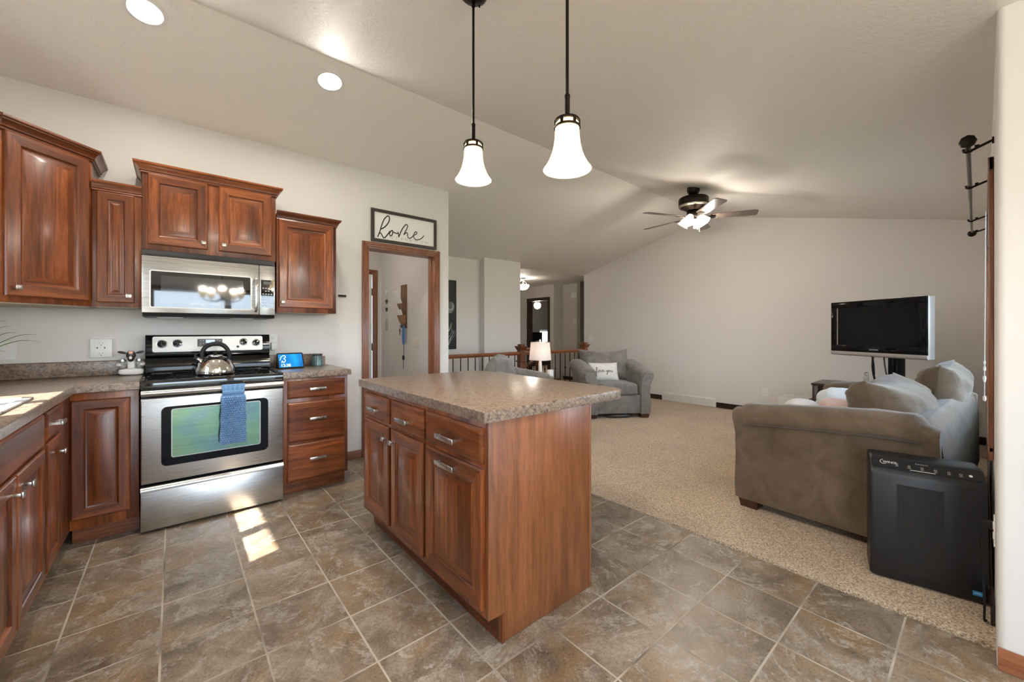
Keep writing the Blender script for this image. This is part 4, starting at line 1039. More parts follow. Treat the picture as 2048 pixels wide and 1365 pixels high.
# recessed lights in the kitchen slope
def can(x, y, label):
    z = ceil_z(y); nz = Vector((0, -ML, -1)).normalized(); ax = Vector((1, 0, 0)); M = face_m((x, y, z), ax, nz.cross(ax), nz)
    c = thing('recessed_light', label, 'ceiling light', (x, y, z), group='recessed kitchen lights')
    m = MB(); m.lathe([(.098, .0005), (.098, .004), (.088, .009), (.078, .007), (.078, .0005)], 40, M); obj('trim_ring', m, 'white_trim', c, smooth=60)
    m = MB(); m.lathe([(.0775, .006), (.060, .0035), (.0, .003), (0, .001), (.0775, .001)], 40, M); obj('lens', m, 'can_glow', c, smooth=60)
    lamp('recessed_lamp', 'AREA', Vector((x, y, z)) + nz * .012, CAN_W, (1, .95, .87), .11, nz)
CAN_W = 9
can(-.125, 3.075, 'round recessed ceiling light at the top left, nearer the camera')
can(.865, 3.075, 'round recessed ceiling light farther along the kitchen slope')

# ================================================================== ceiling fan
FX, FY = 4.79, 2.27; FZ = ceil_z(FY)
f = thing('ceiling_fan', 'bronze five-blade ceiling fan with lit glass shades in the living room', 'ceiling fan', (FX, FY, FZ))
T_ = Matrix.Translation((FX, FY, 0))
tilt = Matrix.Translation((FX, FY, FZ)) @ Matrix.Rotation(math.atan(MR), 4, 'X')
m = MB(); m.lathe([(0, -.001), (.072, -.001), (.072, -.045), (.062, -.068), (.048, -.085), (.018, -.09), (0, -.09)], 32, Matrix.Translation((FX, FY, FZ + .012))); obj('canopy', m, 'bronze', f)
m = MB(); m.tube([(FX, FY, FZ - .07), (FX, FY, 2.855)], .014, 12); obj('downrod', m, 'bronze', f)
m = MB(); m.lathe([(0, 2.868), (.03, 2.866), (.10, 2.862), (.160, 2.852), (.168, 2.842), (.168, 2.765), (.160, 2.752), (.150, 2.742), (.10, 2.715), (.085, 2.700), (0, 2.700)], 40, T_); obj('motor_housing', m, 'bronze', f, smooth=40)
m = MB(); m.lathe([(.152, 2.744), (.166, 2.752), (.168, 2.760), (.170, 2.760), (.168, 2.748), (.150, 2.738)], 40, T_); obj('motor_band', m, 'nickel', f, smooth=40)
m = MB(); m.lathe([(0, 2.70), (.065, 2.70), (.075, 2.685), (.075, 2.650), (.055, 2.632), (0, 2.630)], 32, T_); obj('light_fitter', m, 'bronze', f)
Rv = Vector((math.cos(YAW), -math.sin(YAW), 0)); Fv = Vector((math.sin(YAW), math.cos(YAW), 0))
for k in range(5):
    a = math.radians(197 - 72 * k); dv = (Rv * math.cos(a) + Fv * math.sin(a)); ang = math.atan2(dv.y, dv.x)
    M = Matrix.Translation((FX, FY, 2.618)) @ Matrix.Rotation(ang, 4, 'Z') @ Matrix.Rotation(math.radians(-11.5), 4, 'X')
    m = MB(); m.loft([[(.185 + t_ * .495, -w_, .003), (.185 + t_ * .495, w_, .003), (.185 + t_ * .495, w_, -.003), (.185 + t_ * .495, -w_, -.003)] for t_, w_ in ((0, .048), (.04, .056), (.5, .063), (.92, .068), (.98, .060), (1, .040))], M=M)
    bl = obj('blade', m, 'fan_blade', f, smooth=30)
    m = MB(); m.prism([(.06, -.018, -.004), (.15, -.014, -.004), (.20, -.038, -.004), (.235, -.030, -.004), (.245, 0, -.004), (.235, .030, -.004), (.20, .038, -.004), (.15, .014, -.004), (.06, .018, -.004)], (0, 0, -.005), M=M); obj('blade_arm', m, 'bronze', bl)
for k in range(4):
    a = math.radians(40 + 90 * k) - YAW; dx, dy = math.cos(a), math.sin(a); ax = Vector((dx * .62, dy * .62, -.78)).normalized()
    q_ = ax.to_track_quat('Z', 'Y').to_matrix().to_4x4(); M = Matrix.Translation((FX + dx * .055, FY + dy * .055, 2.645)) @ q_
    pr = [(.022, .02), (.034, .030), (.042, .055), (.050, .090), (.058, .118), (.068, .132)]
    m = MB(); m.lathe(pr + [(r - .003, z - .001) for r, z in pr[::-1]], 28, M); sh = obj('light_shade', m, 'fan_glass', f, smooth=180)
    m = MB(); m.lathe([(0, -.01), (.016, -.01), (.024, .012), (.025, .024), (0, .024)], 20, M); obj('socket', m, 'bronze', sh)
    m = MB(); m.ball((0, 0, .075), .024, .024, .034, M=M); obj('bulb', m, 'bulb', sh, smooth=180)
    pos = M @ Vector((0, 0, .150)); lamp('fan_bulb', 'POINT', pos, 9, size=.03)
for dx, zl in ((-.02, 2.49), (.03, 2.47)):
    m = MB(); m.tube([(FX + dx, FY - .06, 2.64), (FX + dx, FY - .06, zl)], .0018, 6); m.cyl((FX + dx, FY - .06, zl), (FX + dx, FY - .06, zl - .03), .005, n=8); obj('pull_chain', m, 'nickel', f)

# dining chandelier behind the camera, seen mirrored in the microwave
CHX, CHY = .62, -1.15; CHAN_W = 10
c = thing('chandelier', 'bronze five-light dining chandelier mirrored in the microwave window', 'chandelier', (CHX, CHY, 2.44))
m = MB(); m.lathe([(0, 2.442), (.065, 2.442), (.06, 2.42), (.012, 2.405), (0, 2.405)], 28, Matrix.Translation((CHX, CHY, 0))); obj('canopy', m, 'bronze', c)
m = MB(); m.tube([(CHX, CHY, 2.41), (CHX, CHY, 1.80)], .008, 10); m.ball((CHX, CHY, 1.80), .03, .03, .05); obj('stem', m, 'bronze', c)
for k in range(5):
    a = 2 * PI * k / 5 + .4; dx, dy = math.cos(a), math.sin(a)
    m = MB(); m.tube(spline([(CHX, CHY, 1.80), (CHX + dx * .12, CHY + dy * .12, 1.74), (CHX + dx * .24, CHY + dy * .24, 1.76), (CHX + dx * .27, CHY + dy * .27, 1.80)], 5), .007, 8); ar = obj('arm', m, 'bronze', c)
    T2 = Matrix.Translation((CHX + dx * .27, CHY + dy * .27, 1.80)); pr = [(.03, .0), (.04, .02), (.048, .06), (.062, .095), (.078, .115)]
    m = MB(); m.lathe(pr + [(r - .003, z) for r, z in pr[::-1]], 28, T2); obj('shade', m, 'shade_glass', ar, smooth=180)
    lamp("chandelier_bulb", "POINT", (CHX + dx * .27, CHY + dy * .27, 1.93), CHAN_W, size=.035)

# ================================================================== stair railings
def newel(par, x, y, top=1.062):
    m = MB(); w = .044
    m.box(x - w, x + w, y - w, y + w, .011, top - .075, .004); m.box(x - .038, x + .038, y - .038, y + .038, top - .03, top, .004)
    m.box(x - .070, x + .070, y - .070, y + .070, top - .045, top - .030, .005); m.loft([[(x - a, y - a, z), (x + a, y - a, z), (x + a, y + a, z), (x - a, y + a, z)] for a, z in ((.046, top - .085), (.050, top - .080), (.062, top - .050), (.066, top - .045))])
    m.box(x - .060, x + .060, y - .060, y + .060, .800, .814, .004); m.box(x - .052, x + .052, y - .052, y + .052, .795, .82, .004); m.box(x - .055, x + .055, y - .055, y + .055, .011, .14, .004)
    return obj('newel_post', m, 'newel_wood', par)
def handrail(par, p0, p1):
    p0 = Vector(p0); p1 = Vector(p1); d = (p1 - p0).normalized(); s_ = Vector((0, 0, 1)).cross(d).normalized(); u_ = d.cross(s_)
    sec = [(-.018, -.052), (.018, -.052), (.022, -.038), (.033, -.030), (.034, -.016), (.024, -.003), (0, 0), (-.024, -.003), (-.034, -.016), (-.033, -.030), (-.022, -.038)]
    m = MB(); m.loft([[tuple(p + s_ * a + u_ * b) for a, b in sec] for p in (p0, p1)]); return obj('handrail', m, 'newel_wood', par)
def baluster(par, x, y, z0, z1, kn):
    m = MB(); m.tube([(x, y, z0), (x, y, z1)], .0068, 8)
    for z in (kn if isinstance(kn, tuple) else ()): m.ball((x, y, z), .014, .014, .018, 10, 8)
    m.box(x - .011, x + .011, y - .011, y + .011, z0, z0 + .018, .002); return obj('baluster', m, 'bronze', par)
ry = 4.36; rt = .948; NX, NX2 = 3.863, 5.285
r1 = thing('stair_railing', 'wooden stair railing with black balusters and two capped newel posts behind the armchairs', 'railing', (NX, ry, .01))
newel(r1, NX, ry, 1.056); newel(r1, NX2, ry, 1.056)
handrail(r1, (2.410, ry, rt), (NX - .045, ry, rt)); handrail(r1, (NX + .045, ry, rt), (NX2 - .045, ry, rt))
for i in range(11): baluster(r1, 2.59 + i * .115, ry, .011, rt - .05, (.47,) if i % 2 else (.40, .56))
for i in range(11): baluster(r1, NX + .14 + i * .115, ry, .011, rt - .05, (.66,) if i % 2 else ())
r2 = thing('stair_railing', 'short far stair railing glimpsed between the newel post and the lampshade', 'railing', (5.10, 5.39, .01))
newel(r2, 5.22, 5.40); handrail(r2, (4.785, 5.40, .935), (5.175, 5.40, .935))
for i in range(3): baluster(r2, 4.88 + i * .11, 5.40, .011, .885, ())
r3 = thing('stair_handrail', 'sloping wooden handrail descending along the far stair wall', 'railing', (4.0, 5.36, .3))
handrail(r3, (5.02, 5.345, .715), (3.2, 5.345, -.01))
for xx, zz in ((4.6, .50), (3.6, .11)):
    m = MB(); m.tube([(xx, 5.345, zz), (xx, 5.358, zz - .02)], .008, 8); obj('rail_bracket', m, 'bronze', r3)

# ================================================================== sofa and armchairs
def seating(name, label, L, D, n, loc, rz, fabric, Hf, Hr, aw, seat_z, back_top, cush_t, seed, group=None, tilt=15, shear=0, tops=None, cy=.30, wide=.05):
    s = thing(name, label, 'sofa' if n > 1 else 'armchair', loc, rz, group)
    hx, hy = L / 2, D / 2
    m = MB(); m.box(-hx + .02, hx - .02, -hy + .05, hy - .035, .072, .33, .015, 3); obj('base', m, fabric, s, local=True, smooth=60)
    # wrap of the outside back, softly bulging
    m = MB(); rings = []
    for i in range(25):
        x = -hx + .03 + (L - .06) * i / 24; e = 1 - abs(i / 12 - 1) ** 6; zt = back_top - .17 - .05 * (1 - e)
        rings.append([(x, y + .006 * noise.noise(Vector((x * 5, z * 5, seed))), z) for y, z in ((-hy + .02, .074), (-hy - .004, .20), (-hy - .010 * e, .42), (-hy - .012 * e, zt - .15), (-hy + .02, zt - .03), (-hy + .07, zt), (-hy + .14, zt - .01), (-hy + .19, zt - .06), (-hy + .20, .40), (-hy + .20, .074))])
    m.loft(rings); obj('back', m, fabric, s, local=True, smooth=60)
    H = lambda y: Hf + (Hr - Hf) * max(0, min(1, (hy - y) / D * 1.35)) ** .8 - (.05 if y < -hy + .10 else 0) * (1 - (y + hy) / .10)
    for sg_ in (-1, 1):
        sec = lambda h: [(0, .072), (.010, .16), (.004, .28), (-.004, .38), (.004, h - .20), (.022, h - .15), (.045, h - .10), (.052, h - .06), (.03, h - .03), (-.03, h - .02), (-.09, h - .035), (-.13, h - .09), (-aw + .005, h - .15), (-aw, h - .22), (-aw, .072)]
        m = MB(); rings = []
        for i in range(19):
            y = -hy + .01 + (D - .012) * i / 18; h = H(y); ins = .012 if i in (0, 18) else 0
            rings.append([(sg_ * (hx + a - ins * (1 if a > -aw / 2 else -1)), y - (0 if i < 18 else .0), b) for a, b in sec(h)])
        m.loft(rings); arm = obj('arm', m, fabric, s, local=True, smooth=50)
        m = MB(); rings = []; N_ = 40
        for i in range(N_ + 1):
            t_ = i / N_; y = -hy + .035 + (D - .055) * t_; h = H(y); k = min(1, (1 - abs(2 * t_ - 1)) * 9 + .02) ** .5; ring = []
            for j in range(22):
                a = 2 * PI * j / 22; ca, sa = math.cos(a), math.sin(a); k4 = (abs(ca) ** 2.6 + abs(sa) ** 2.6) ** (1 / 2.6)
                w = 1 + .05 * noise.noise(Vector((t_ * 14, a * 1.4, seed + sg_))) + .03 * noise.noise(Vector((t_ * 34, a * 2.5, seed * 2)))
                ring.append((sg_ * (hx - .042 + ca / k4 * .112 * k * w), y, h - .070 + sa / k4 * .072 * k * w - .012 * (ca > .5)))
            rings.append(ring)
        m.loft(rings); obj('arm_pad', m, fabric, arm, local=True, smooth=180)
    iw = (L - 2 * aw) / n
    for i in range(n):
        cx = -hx + aw + iw * (i + .5)
        m = MB(); m.cushion(iw - .008, D - .24, .165, 7, 12, Matrix.Translation((cx, .105, seat_z - .155)), .010, seed=seed + i, crown=.012); obj('seat_cushion', m, fabric, s, local=True, smooth=180)
        tp = tops[i] if tops else back_top; hgt = tp - seat_z + .06
        sh_, cy_, ct_, tl_ = (shear, cy, cush_t, tilt) if i == 0 else (.02, .19, .26, 9)
        M = Matrix.Translation((cx + (.03 if i else 0), -hy + cy_, seat_z - .03)) @ Matrix.Rotation(math.radians(tl_), 4, 'X')
        def fold(p, u, v, sd_):
            tv_ = (v + 1) / 2
            p.y += sh_ * tv_ * tv_ * (.25 + .75 * abs(u)) + (.035 * (1 - u * u) * (1 - tv_) if sd_ > 0 else 0)
            p.y += .016 * math.sin(u * 9 + v * 2 + seed) * max(0, .35 - v) * (sd_ > 0)
            p.z -= (1 - u * u) * .035 * tv_
            return p
        m = MB(); m.pillow(iw + wide, hgt, ct_, M, .022, seed + 7 * i + 1, .04 if n == 1 else 0, 5, 26, .02, fold); obj('back_cushion', m, fabric, s, local=True, smooth=180)
    for fx in (-hx + .075, hx - .075):
        for fy in (-hy + .09, hy - .085):
            m = MB(); m.loft([[(fx - a, fy - a, z), (fx + a, fy - a, z), (fx + a, fy + a, z), (fx - a, fy + a, z)] for a, z in ((.052, .011), (.062, .0725))]); obj('leg', m, 'foot_wood', s, local=True)
    return s
rs = -math.radians(3)
seating('sofa', 'long taupe microfibre sofa under the window with its arm towards the kitchen', 2.05, 1.02, 2, (4.050, .590, 0), rs, 'suede_sofa_shaded', .725, .80, .19, .49, .95, .36, 3, tops=(.905, .985), tilt=4, shear=.12, cy=.265, wide=-.01)
CHZ = math.radians(146)
C2 = (5.035, 3.675, 0)
seating('armchair', 'grey microfibre armchair holding the white pillow near the far wall', .92, .88, 1, C2, CHZ, 'suede_chair', .675, .80, .155, .485, .94, .30, 5, tilt=12, cy=.27, wide=.15, group='grey armchairs')
ch2 = math.radians(-131)
a2 = [o for o in bpy.data.objects if o.name == 'armchair'][0]
dup(a2, (3.14, 3.575, 0), ch2, 'grey microfibre armchair mostly hidden behind the island countertop')
# pillow with lettering
def in_chair(x, y, z): return Matrix.Translation(C2) @ Matrix.Rotation(CHZ, 4, 'Z') @ Vector((x, y, z))
pl = in_chair(.085, .05, .492); p = thing('throw_pillow', 'white lumbar pillow lettered love you on the far armchair', 'pillow', pl, CHZ)
PMx = Matrix.Rotation(math.radians(18), 4, 'X')
m = MB(); m.pillow(.45, .285, .13, PMx, .005, 9, 0, 2.6, 20, .05); bd = obj('cover', m, 'white_fabric', p, local=True, smooth=180)
LM = PMx @ face_m((.14, .064, .125), (-1, 0, 0), (0, 0, 1), (0, 1, 0)); m = MB(); U = .038
def word(pts_list, r=.0030):
    def surf(a, b):
        u = abs((.14 - a * U) / .225); v = abs((.125 + b * U - .1425) / .1425)
        return .065 * max(0, (1 - u ** 2.6) * (1 - v ** 2.6)) ** .5 + .0075 - .064
    for pts in pts_list:
        P = spline([(a, b, 0) for a, b in pts], 6); m.tube([(c.x * U, c.y * U, surf(c.x, c.y)) for c in P], r, 6, M=LM)
word([[(0, .1), (.35, .8), (.55, 1.7), (.35, 2.0), (.25, 1.2), (.3, .2), (.6, 0), (.9, .4)], [(1.4, .75), (1.05, .6), (1.05, .1), (1.4, 0), (1.65, .4), (1.45, .8), (1.8, .7)],
      [(1.8, .75), (2.0, .2), (2.15, 0), (2.45, .8), (2.7, .6)], [(2.7, .3), (3.05, .5), (3.05, .85), (2.75, .7), (2.7, .15), (3.05, 0), (3.4, .35)],
      [(4.0, .8), (4.1, .2), (4.4, .15), (4.7, .8), (4.65, 0), (4.4, -.9), (4.1, -.8), (4.5, -.2), (5.0, .3)], [(5.4, .75), (5.05, .6), (5.05, .1), (5.4, 0), (5.65, .4), (5.4, .8)],
      [(5.95, .8), (5.95, .2), (6.25, 0), (6.55, .35), (6.6, .8), (6.6, .1), (6.9, .2)]])
obj('lettering', m, 'brown_ink', bd, local=True, smooth=180)
# things piled on the sofa
def soft(name, label, cat, loc, rz, w, d, h, mat, k=2.8, wr=.02, seed=1, part=None):
    m = MB(); m.cushion(w, d, h, k, 16, Matrix.Translation(loc) @ Matrix.Rotation(rz, 4, 'Z'), wr, seed=seed); return tag(obj(name, m, mat, smooth=180), label, cat)
soft('throw_pillow', 'round off-white throw pillow peeking over the sofa arm', 'pillow', (3.44, .845, .495), .2, .32, .24, .265, 'pale_throw', 2.6, .008, 4)
soft('blanket', 'crumpled pink blanket heaped on the sofa seat', 'blanket', (3.80, .70, .495), .4, .40, .26, .235, 'pink_throw', 2.5, .03, 8)
soft('blanket', 'pale blue-white blanket bunched behind the pink one on the sofa', 'blanket', (4.24, .77, .495), .2, .40, .32, .27, 'blue_throw', 2.5, .03, 12)
# dark cloth bag tucked under the far armchair
m = MB(); M = Matrix.Translation(in_chair(-.02, .30, .0115)) @ Matrix.Rotation(CHZ, 4, 'Z'); m.cushion(.42, .22, .055, 2.4, 12, M, .012, seed=21)
tag(obj('cloth_bag', m, 'dark_grey', smooth=180), 'flat dark cloth bag lying under the far armchair', 'bag')

# side table with lamp between the armchairs
TX, TY = 3.90, 4.02
t_ = thing('side_table', 'small dark side table under the lamp between the armchairs', 'table', (TX, TY, .01))
m = MB(); m.box(TX - .2, TX + .2, TY - .2, TY + .2, .56, .59, .004); obj('tabletop', m, 'dark_wood', t_)
for sx in (-1, 1):
    for sy in (-1, 1):
        m = MB(); m.box(TX + sx * .17 - .02, TX + sx * .17 + .02, TY + sy * .17 - .02, TY + sy * .17 + .02, .011, .56, .003); obj('leg', m, 'dark_wood', t_)
LX, LY = 3.80, 3.90
l = thing('table_lamp', 'table lamp with pale tapered drum shade between the armchairs', 'lamp', (LX, LY, .59))
T_ = Matrix.Translation((LX, LY, 0))
m = MB(); m.lathe([(0, .5905), (.065, .5905), (.065, .60), (.022, .612), (.018, .63), (.026, .70), (.022, .80), (.014, .85), (.008, .88), (.008, 1.09), (0, 1.09)], 28, T_); obj('base', m, 'white_ceramic', l)
pr = [(.150, .851), (.1495, .853), (.129, 1.092), (.1295, 1.094)]
m = MB(); m.lathe(pr + [(r - .002, z) for r, z in pr[::-1]], 48, T_); sh = obj('shade', m, 'table_shade', l, smooth=180)
for r_, z_ in ((.1505, .855), (.1295, 1.092)):
    m = MB(); m.lathe([(r_ - .001, z_ - .003), (r_ + .001, z_ - .003), (r_ + .001, z_ + .003), (r_ - .001, z_ + .003)], 48, T_); obj('shade_rim', m, 'nickel', sh)
m = MB(); m.cyl((LX, LY, 1.09), (LX, LY, 1.105), .006); m.ball((LX, LY, 1.118), .012, .012, .016); obj('finial', m, 'white_ceramic', l)
lamp('table_lamp_bulb', 'POINT', (LX, LY, .99), 1.5, (1, .82, .66), .04)
m = MB(); m.box(3.93, 4.00, 3.84, 3.90, .5905, .71, .004); tag(obj('tissue_box', m, 'paper'), 'small white box beside the lamp base on the side table', 'box')

# ================================================================== television corner
tR, tL = Vector((5.31, .34, 0)), Vector((5.84, 1.153, 0)); ux = (tL - tR).normalized(); tw_ = (tL - tR).length
nt = Vector((-ux.y, ux.x, 0)); rzt = math.atan2(ux.y, ux.x)      # local x = right to left seen from the front, local y = front
tv = thing('television', 'silver-edged black flat television on a post angled into the room', 'television', tuple((tR + tL) / 2 + Vector((0, 0, .972))), rzt)
w = tw_ / 2; h = .602
m = MB(); m.box(-w, w, -.085, -.012, .008, h, .006); m.box(-w * .75, w * .75, -.115, -.08, .08, h - .08, .012); ca = obj('cabinet', m, 'silver_bezel', tv, local=True)
m = MB()
m.box(-w, w, -.0115, 0, .048, .115, .002); m.box(-w, w, -.0115, 0, h - .065, h, .002); m.box(-w, -w + .075, -.0115, 0, .115, h - .065, .002); m.box(w - .075, w, -.0115, 0, .115, h - .065, .002); bz = obj('bezel', m, 'black_gloss', tv, local=True)
m = MB(); m.box(-w + .0755, w - .0755, -.0115, -.005, .1155, h - .0655); obj('screen', m, 'tv_screen', tv, local=True)
m = MB(); m.loft([[(x, y, z) for y, z in ((-.012, .004), (.002, .014), (.006, .034), (.002, .0475), (-.012, .0475))] for x in (-w, w)]); obj('bottom_trim', m, 'silver_bezel', tv, local=True)
m = MB(); m.text('SAMSUNG', .020, face_m((0, .0004, .072), (-1, 0, 0), (0, 0, 1), (0, 1, 0)), .0004, 'CENTER'); obj('lettering', m, 'light_ink', bz, local=True)
m = MB(); m.box(w - .082, w - .0745, -.004, .0008, .118, h - .068); obj('screen_edge', m, 'silver_bezel', bz, local=True)
st = thing('tv_stand', 'black post stand carrying the television', 'tv stand', (5.735, .590, .011))
M = Matrix.Translation((5.735, .590, 0)) @ Matrix.Rotation(rzt, 4, 'Z')
m = MB(); m.box(-.058, .058, -.035, .035, .03, 1.36, .006, M=M); obj('post', m, 'black_gloss', st)
m = MB(); m.box(-.30, .30, -.20, .20, .0115, .032, .008, M=M); obj('base', m, 'black_plastic', st)
m = MB(); m.box(-.10, .10, .0355, .062, 1.15, 1.35, .004, M=M); obj('mount', m, 'black_plastic', st)
tb_ = thing('console_table', 'dark wooden console table behind the sofa under the television', 'table', (6.23, .93, .011))
m = MB(); m.box(5.955, 6.50, .48, 1.372, .585, .612, .004); obj('tabletop', m, 'dark_wood', tb_)
m = MB(); m.box(5.985, 6.47, .51, 1.342, .50, .585, .003); obj('apron', m, 'dark_wood', tb_)
for x in (5.965, 6.43):
    for y in (.49, 1.302):
        m = MB(); m.box(x, x + .06, y, y + .06, .011, .585, .003); obj('leg', m, 'dark_wood', tb_)
fg = thing('angel_figurine', 'small white praying figurine on the dark console table', 'figurine', (6.06, .872, .6125)); T_ = Matrix.Translation((6.06, .872, .6125))
m = MB(); m.lathe([(0, 0), (.048, 0), (.046, .012), (.030, .06), (.020, .088), (.024, .10), (.016, .115), (0, .118)], 24, T_); obj('robe', m, 'white_ceramic', fg, smooth=180)
m = MB(); m.ball((0, 0, .136), .019, .019, .022, M=T_); hd = obj('head', m, 'white_ceramic', fg, smooth=180)
m = MB(); m.ball((.004, .002, .142), .0195, .0195, .020, M=T_); obj('hair', m, 'porcelain_brown', hd, smooth=180)
m = MB(); m.tube(spline([(-.004, .026, .098), (-.03, .02, .075), (-.036, 0, .09)], 5), .008, 8, M=T_); obj('arms', m, 'white_ceramic', fg, smooth=180)
m = MB(); m.box(6.04, 6.10, 1.07, 1.16, .6125, .632, .003); m.box(6.05, 6.09, 1.04, 1.07, .6125, .622, .002); tag(obj('media_box', m, 'black_plastic'), 'small black media box on the console table', 'media box')
m = MB(); P0 = (tR + tL) / 2 + Vector((0, 0, .98)); P0 = P0 - nt * .05
m.tube(spline([tuple(P0 + ux * .05), tuple(P0 + ux * .055 + Vector((0, 0, -.12))), tuple(P0 + ux * .035 + Vector((.03, 0, -.25))), tuple(P0 + ux * .01 + Vector((.12, 0, -.335))), (6.00, .80, .62)], 6), .009, 8)
m.tube(spline([tuple(P0 + ux * .065), tuple(P0 + ux * .04 + Vector((0, 0, -.08))), tuple(P0 + ux * .045 + Vector((.03, 0, -.25))), (5.99, .84, .625)], 6), .005, 8)
m.tube(spline([tuple(P0 + ux * -.06), tuple(P0 + ux * -.075 + Vector((0, 0, -.12))), tuple(P0 + ux * -.10 + Vector((.05, 0, -.28))), (5.99, .66, .62)], 6), .006, 8)
m.tube(spline([(6.05, 1.04, .618), (6.08, .98, .617), (6.05, .93, .618), (6.02, .82, .618)], 6), .003, 6)
tag(obj('cable_bundle', m, 'black_plastic', smooth=180), 'black cables dropping from the television to the console table', 'cable')
m = MB(); m.box(6.22, 6.56, 1.46, 1.80, .0115, .37, .004); tag(obj('storage_box', m, 'pale_box'), 'pale square box on the carpet left of the console table', 'box')

# ================================================================== air purifier
ul = Vector((-.203, .979, 0)).normalized(); rp = math.atan2(ul.y, ul.x)
pc = (Vector((2.70, .375, 0)) + Vector((2.78, -.012, 0))) / 2
ap = thing('air_purifier', 'black upright air purifier on the carpet beside the sofa arm', 'air purifier', (pc.x, pc.y, .0105), rp)
hw = .197
prof = [(-.004, .012), (0, .03), (0, .520), (-.006, .538), (-.018, .552), (-.062, .590), (-.080, .596), (-.195, .596), (-.21, .585), (-.21, .02), (-.20, .003), (-.02, .003)]
m = MB(); rings = []
for x, s_ in ((-hw, .94), (-hw + .004, .975), (-hw + .014, 1), (hw - .014, 1), (hw - .004, .975), (hw, .94)):
    rings.append([(x, -.105 + (y + .105) * (1 if s_ == 1 else .985 if s_ > .95 else .955), .30 + (z - .30) * (1 if s_ == 1 else .992 if s_ > .95 else .975)) for y, z in prof])
m.loft(rings); bd = obj('body', m, 'purifier_plastic', ap, local=True, smooth=40)
m = MB(); SP = Vector((0, .038, -.044)).normalized(); sl = Vector((0, -.044, .038)).normalized(); nn = Vector((0, .038, .044)).normalized()
CM = face_m((hw - .008, -.0175, .5525), (-1, 0, 0), sl, nn); plate(m, CM, rrect(2 * hw - .016, .054, .006), 0, .0012); cp = obj('control_panel', m, 'purifier_top', ap, local=True)
m = MB(); m.text('WINIX', .017, CM @ Matrix.Translation((.042, .028, .0013)), .0002)
m.tube([(.044 + .012 * math.cos(a), .034 + .012 * math.sin(a), .0014) for a in [PI * (.5 + 1.3 * k_ / 12) for k_ in range(13)]], .0010, 6, M=CM); obj('logo', m, 'white_plastic', cp, local=True)
m = MB(); m.text('PLASMAWAVE', .0068, CM @ Matrix.Translation((.160, .043, .0013)), .0002); obj('panel_text', m, 'light_ink', cp, local=True)
m = MB(); plate(m, CM, rrect(.088, .0022, .001, 3, o=(.138, .004)), .0012, .0018); obj('indicator_bar', m, 'white_plastic', cp, local=True)
for i, (bx_, by_) in enumerate(((.093, .028), (.137, .026), (.182, .025), (.227, .024), (.271, .023), (.309, .022))):
    m = MB(); m.lathe([(.0048, .0013), (.0048, .0017), (.0036, .0017), (.0036, .0013)], 18, CM @ Matrix.Translation((bx_, by_, 0))); b_ = obj('button', m, 'light_ink', cp, local=True)
    m = MB(); plate(m, CM, rrect(.012, .0016, .0006, 2, o=(bx_ - .006, by_ - .011)), .0012, .0015); obj('caption', m, 'light_ink', b_, local=True)
m = MB(); m.lathe([(.0062, .0013), (.0062, .0022), (0, .0022)], 20, CM @ Matrix.Translation((.340, .022, 0))); obj('sensor', m, 'white_plastic', cp, local=True)
m = MB(); m.box(-.060, .100, -.004, .0006, .058, .482); gr = obj('grille', m, 'grille_dark', ap, local=True)
for i in range(20):
    x = .0955 - i * .00815; m = MB(); m.box(x - .0020, x + .0020, .0006, .0022, .056, .484, .0006, 1); obj('rib', m, 'purifier_plastic', gr, local=True)
m = MB(); m.box(-.180, -.150, .0003, .0009, .040, .060); lb = obj('label', m, 'blue_label', ap, local=True)
m = MB(); m.box(-.176, -.154, .0009, .0012, .049, .052); obj('label_mark', m, 'light_ink', lb, local=True)

# power cord and outlet behind the purifier
wall_plate('outlet', 'wall outlet low beside the purifier near the wall corner', (2.60, WW + .0005, .42), (-1, 0, 0), (0, 1, 0), .072, .115, 'outlet')
m = MB(); m.box(2.585, 2.615, WW + .0078, WW + .035, .425, .455, .003); m.tube(spline([(2.60, WW + .03, .43), (2.605, WW + .04, .36), (2.62, WW + .035, .24), (2.59, WW + .03, .12), (2.61, WW + .03, .03), (2.64, WW + .025, .018)], 6), .004, 8)
tag(obj('power_cord', m, 'black_plastic'), 'black power cord and plug hanging from the low outlet', 'cord')

# ================================================================== curtain rod and blind hardware
cr = thing('curtain_rod', 'bare dark curtain rod on four brackets above the living room window', 'curtain rod', (2.90, WW, 2.13))
ryf = lambda x: .050 + .0085 * (x - 2.85)
m = MB(); m.tube([(2.85, ryf(2.85), 2.128), (4.1, ryf(4.1), 2.128)], .0095, 12); m.tube([(4.08, ryf(4.08), 2.128), (5.46, ryf(5.46), 2.128)], .0078, 12); obj('rod', m, 'rod_metal', cr)
for x, s_ in ((2.835, -1), (5.475, 1)):
    m = MB(); M = Matrix.Translation((x, ryf(x), 2.128)) @ Matrix.Rotation(s_ * PI / 2, 4, 'Y'); m.lathe([(0, -.005), (.013, -.005), (.026, .012), (.030, .022), (.027, .036), (.012, .042), (0, .043)], 8, M); obj('finial', m, 'bronze', cr)
for x in (2.93, 3.68, 4.80, 5.40):
    y = ryf(x); m = MB(); m.cyl((x, WW + .0005, 2.145), (x, WW + .007, 2.145), .016, n=16); m.tube([(x, WW + .005, 2.145), (x, y - .01, 2.118)], .0062, 8)
    m.tube(spline([(x, y - .012, 2.116), (x, y, 2.113), (x, y + .013, 2.118), (x, y + .016, 2.132)], 4), .0055, 8); m.box(x - .004, x + .004, y - .035, y - .02, 2.126, 2.14, .001); obj('bracket', m, 'bronze', cr)
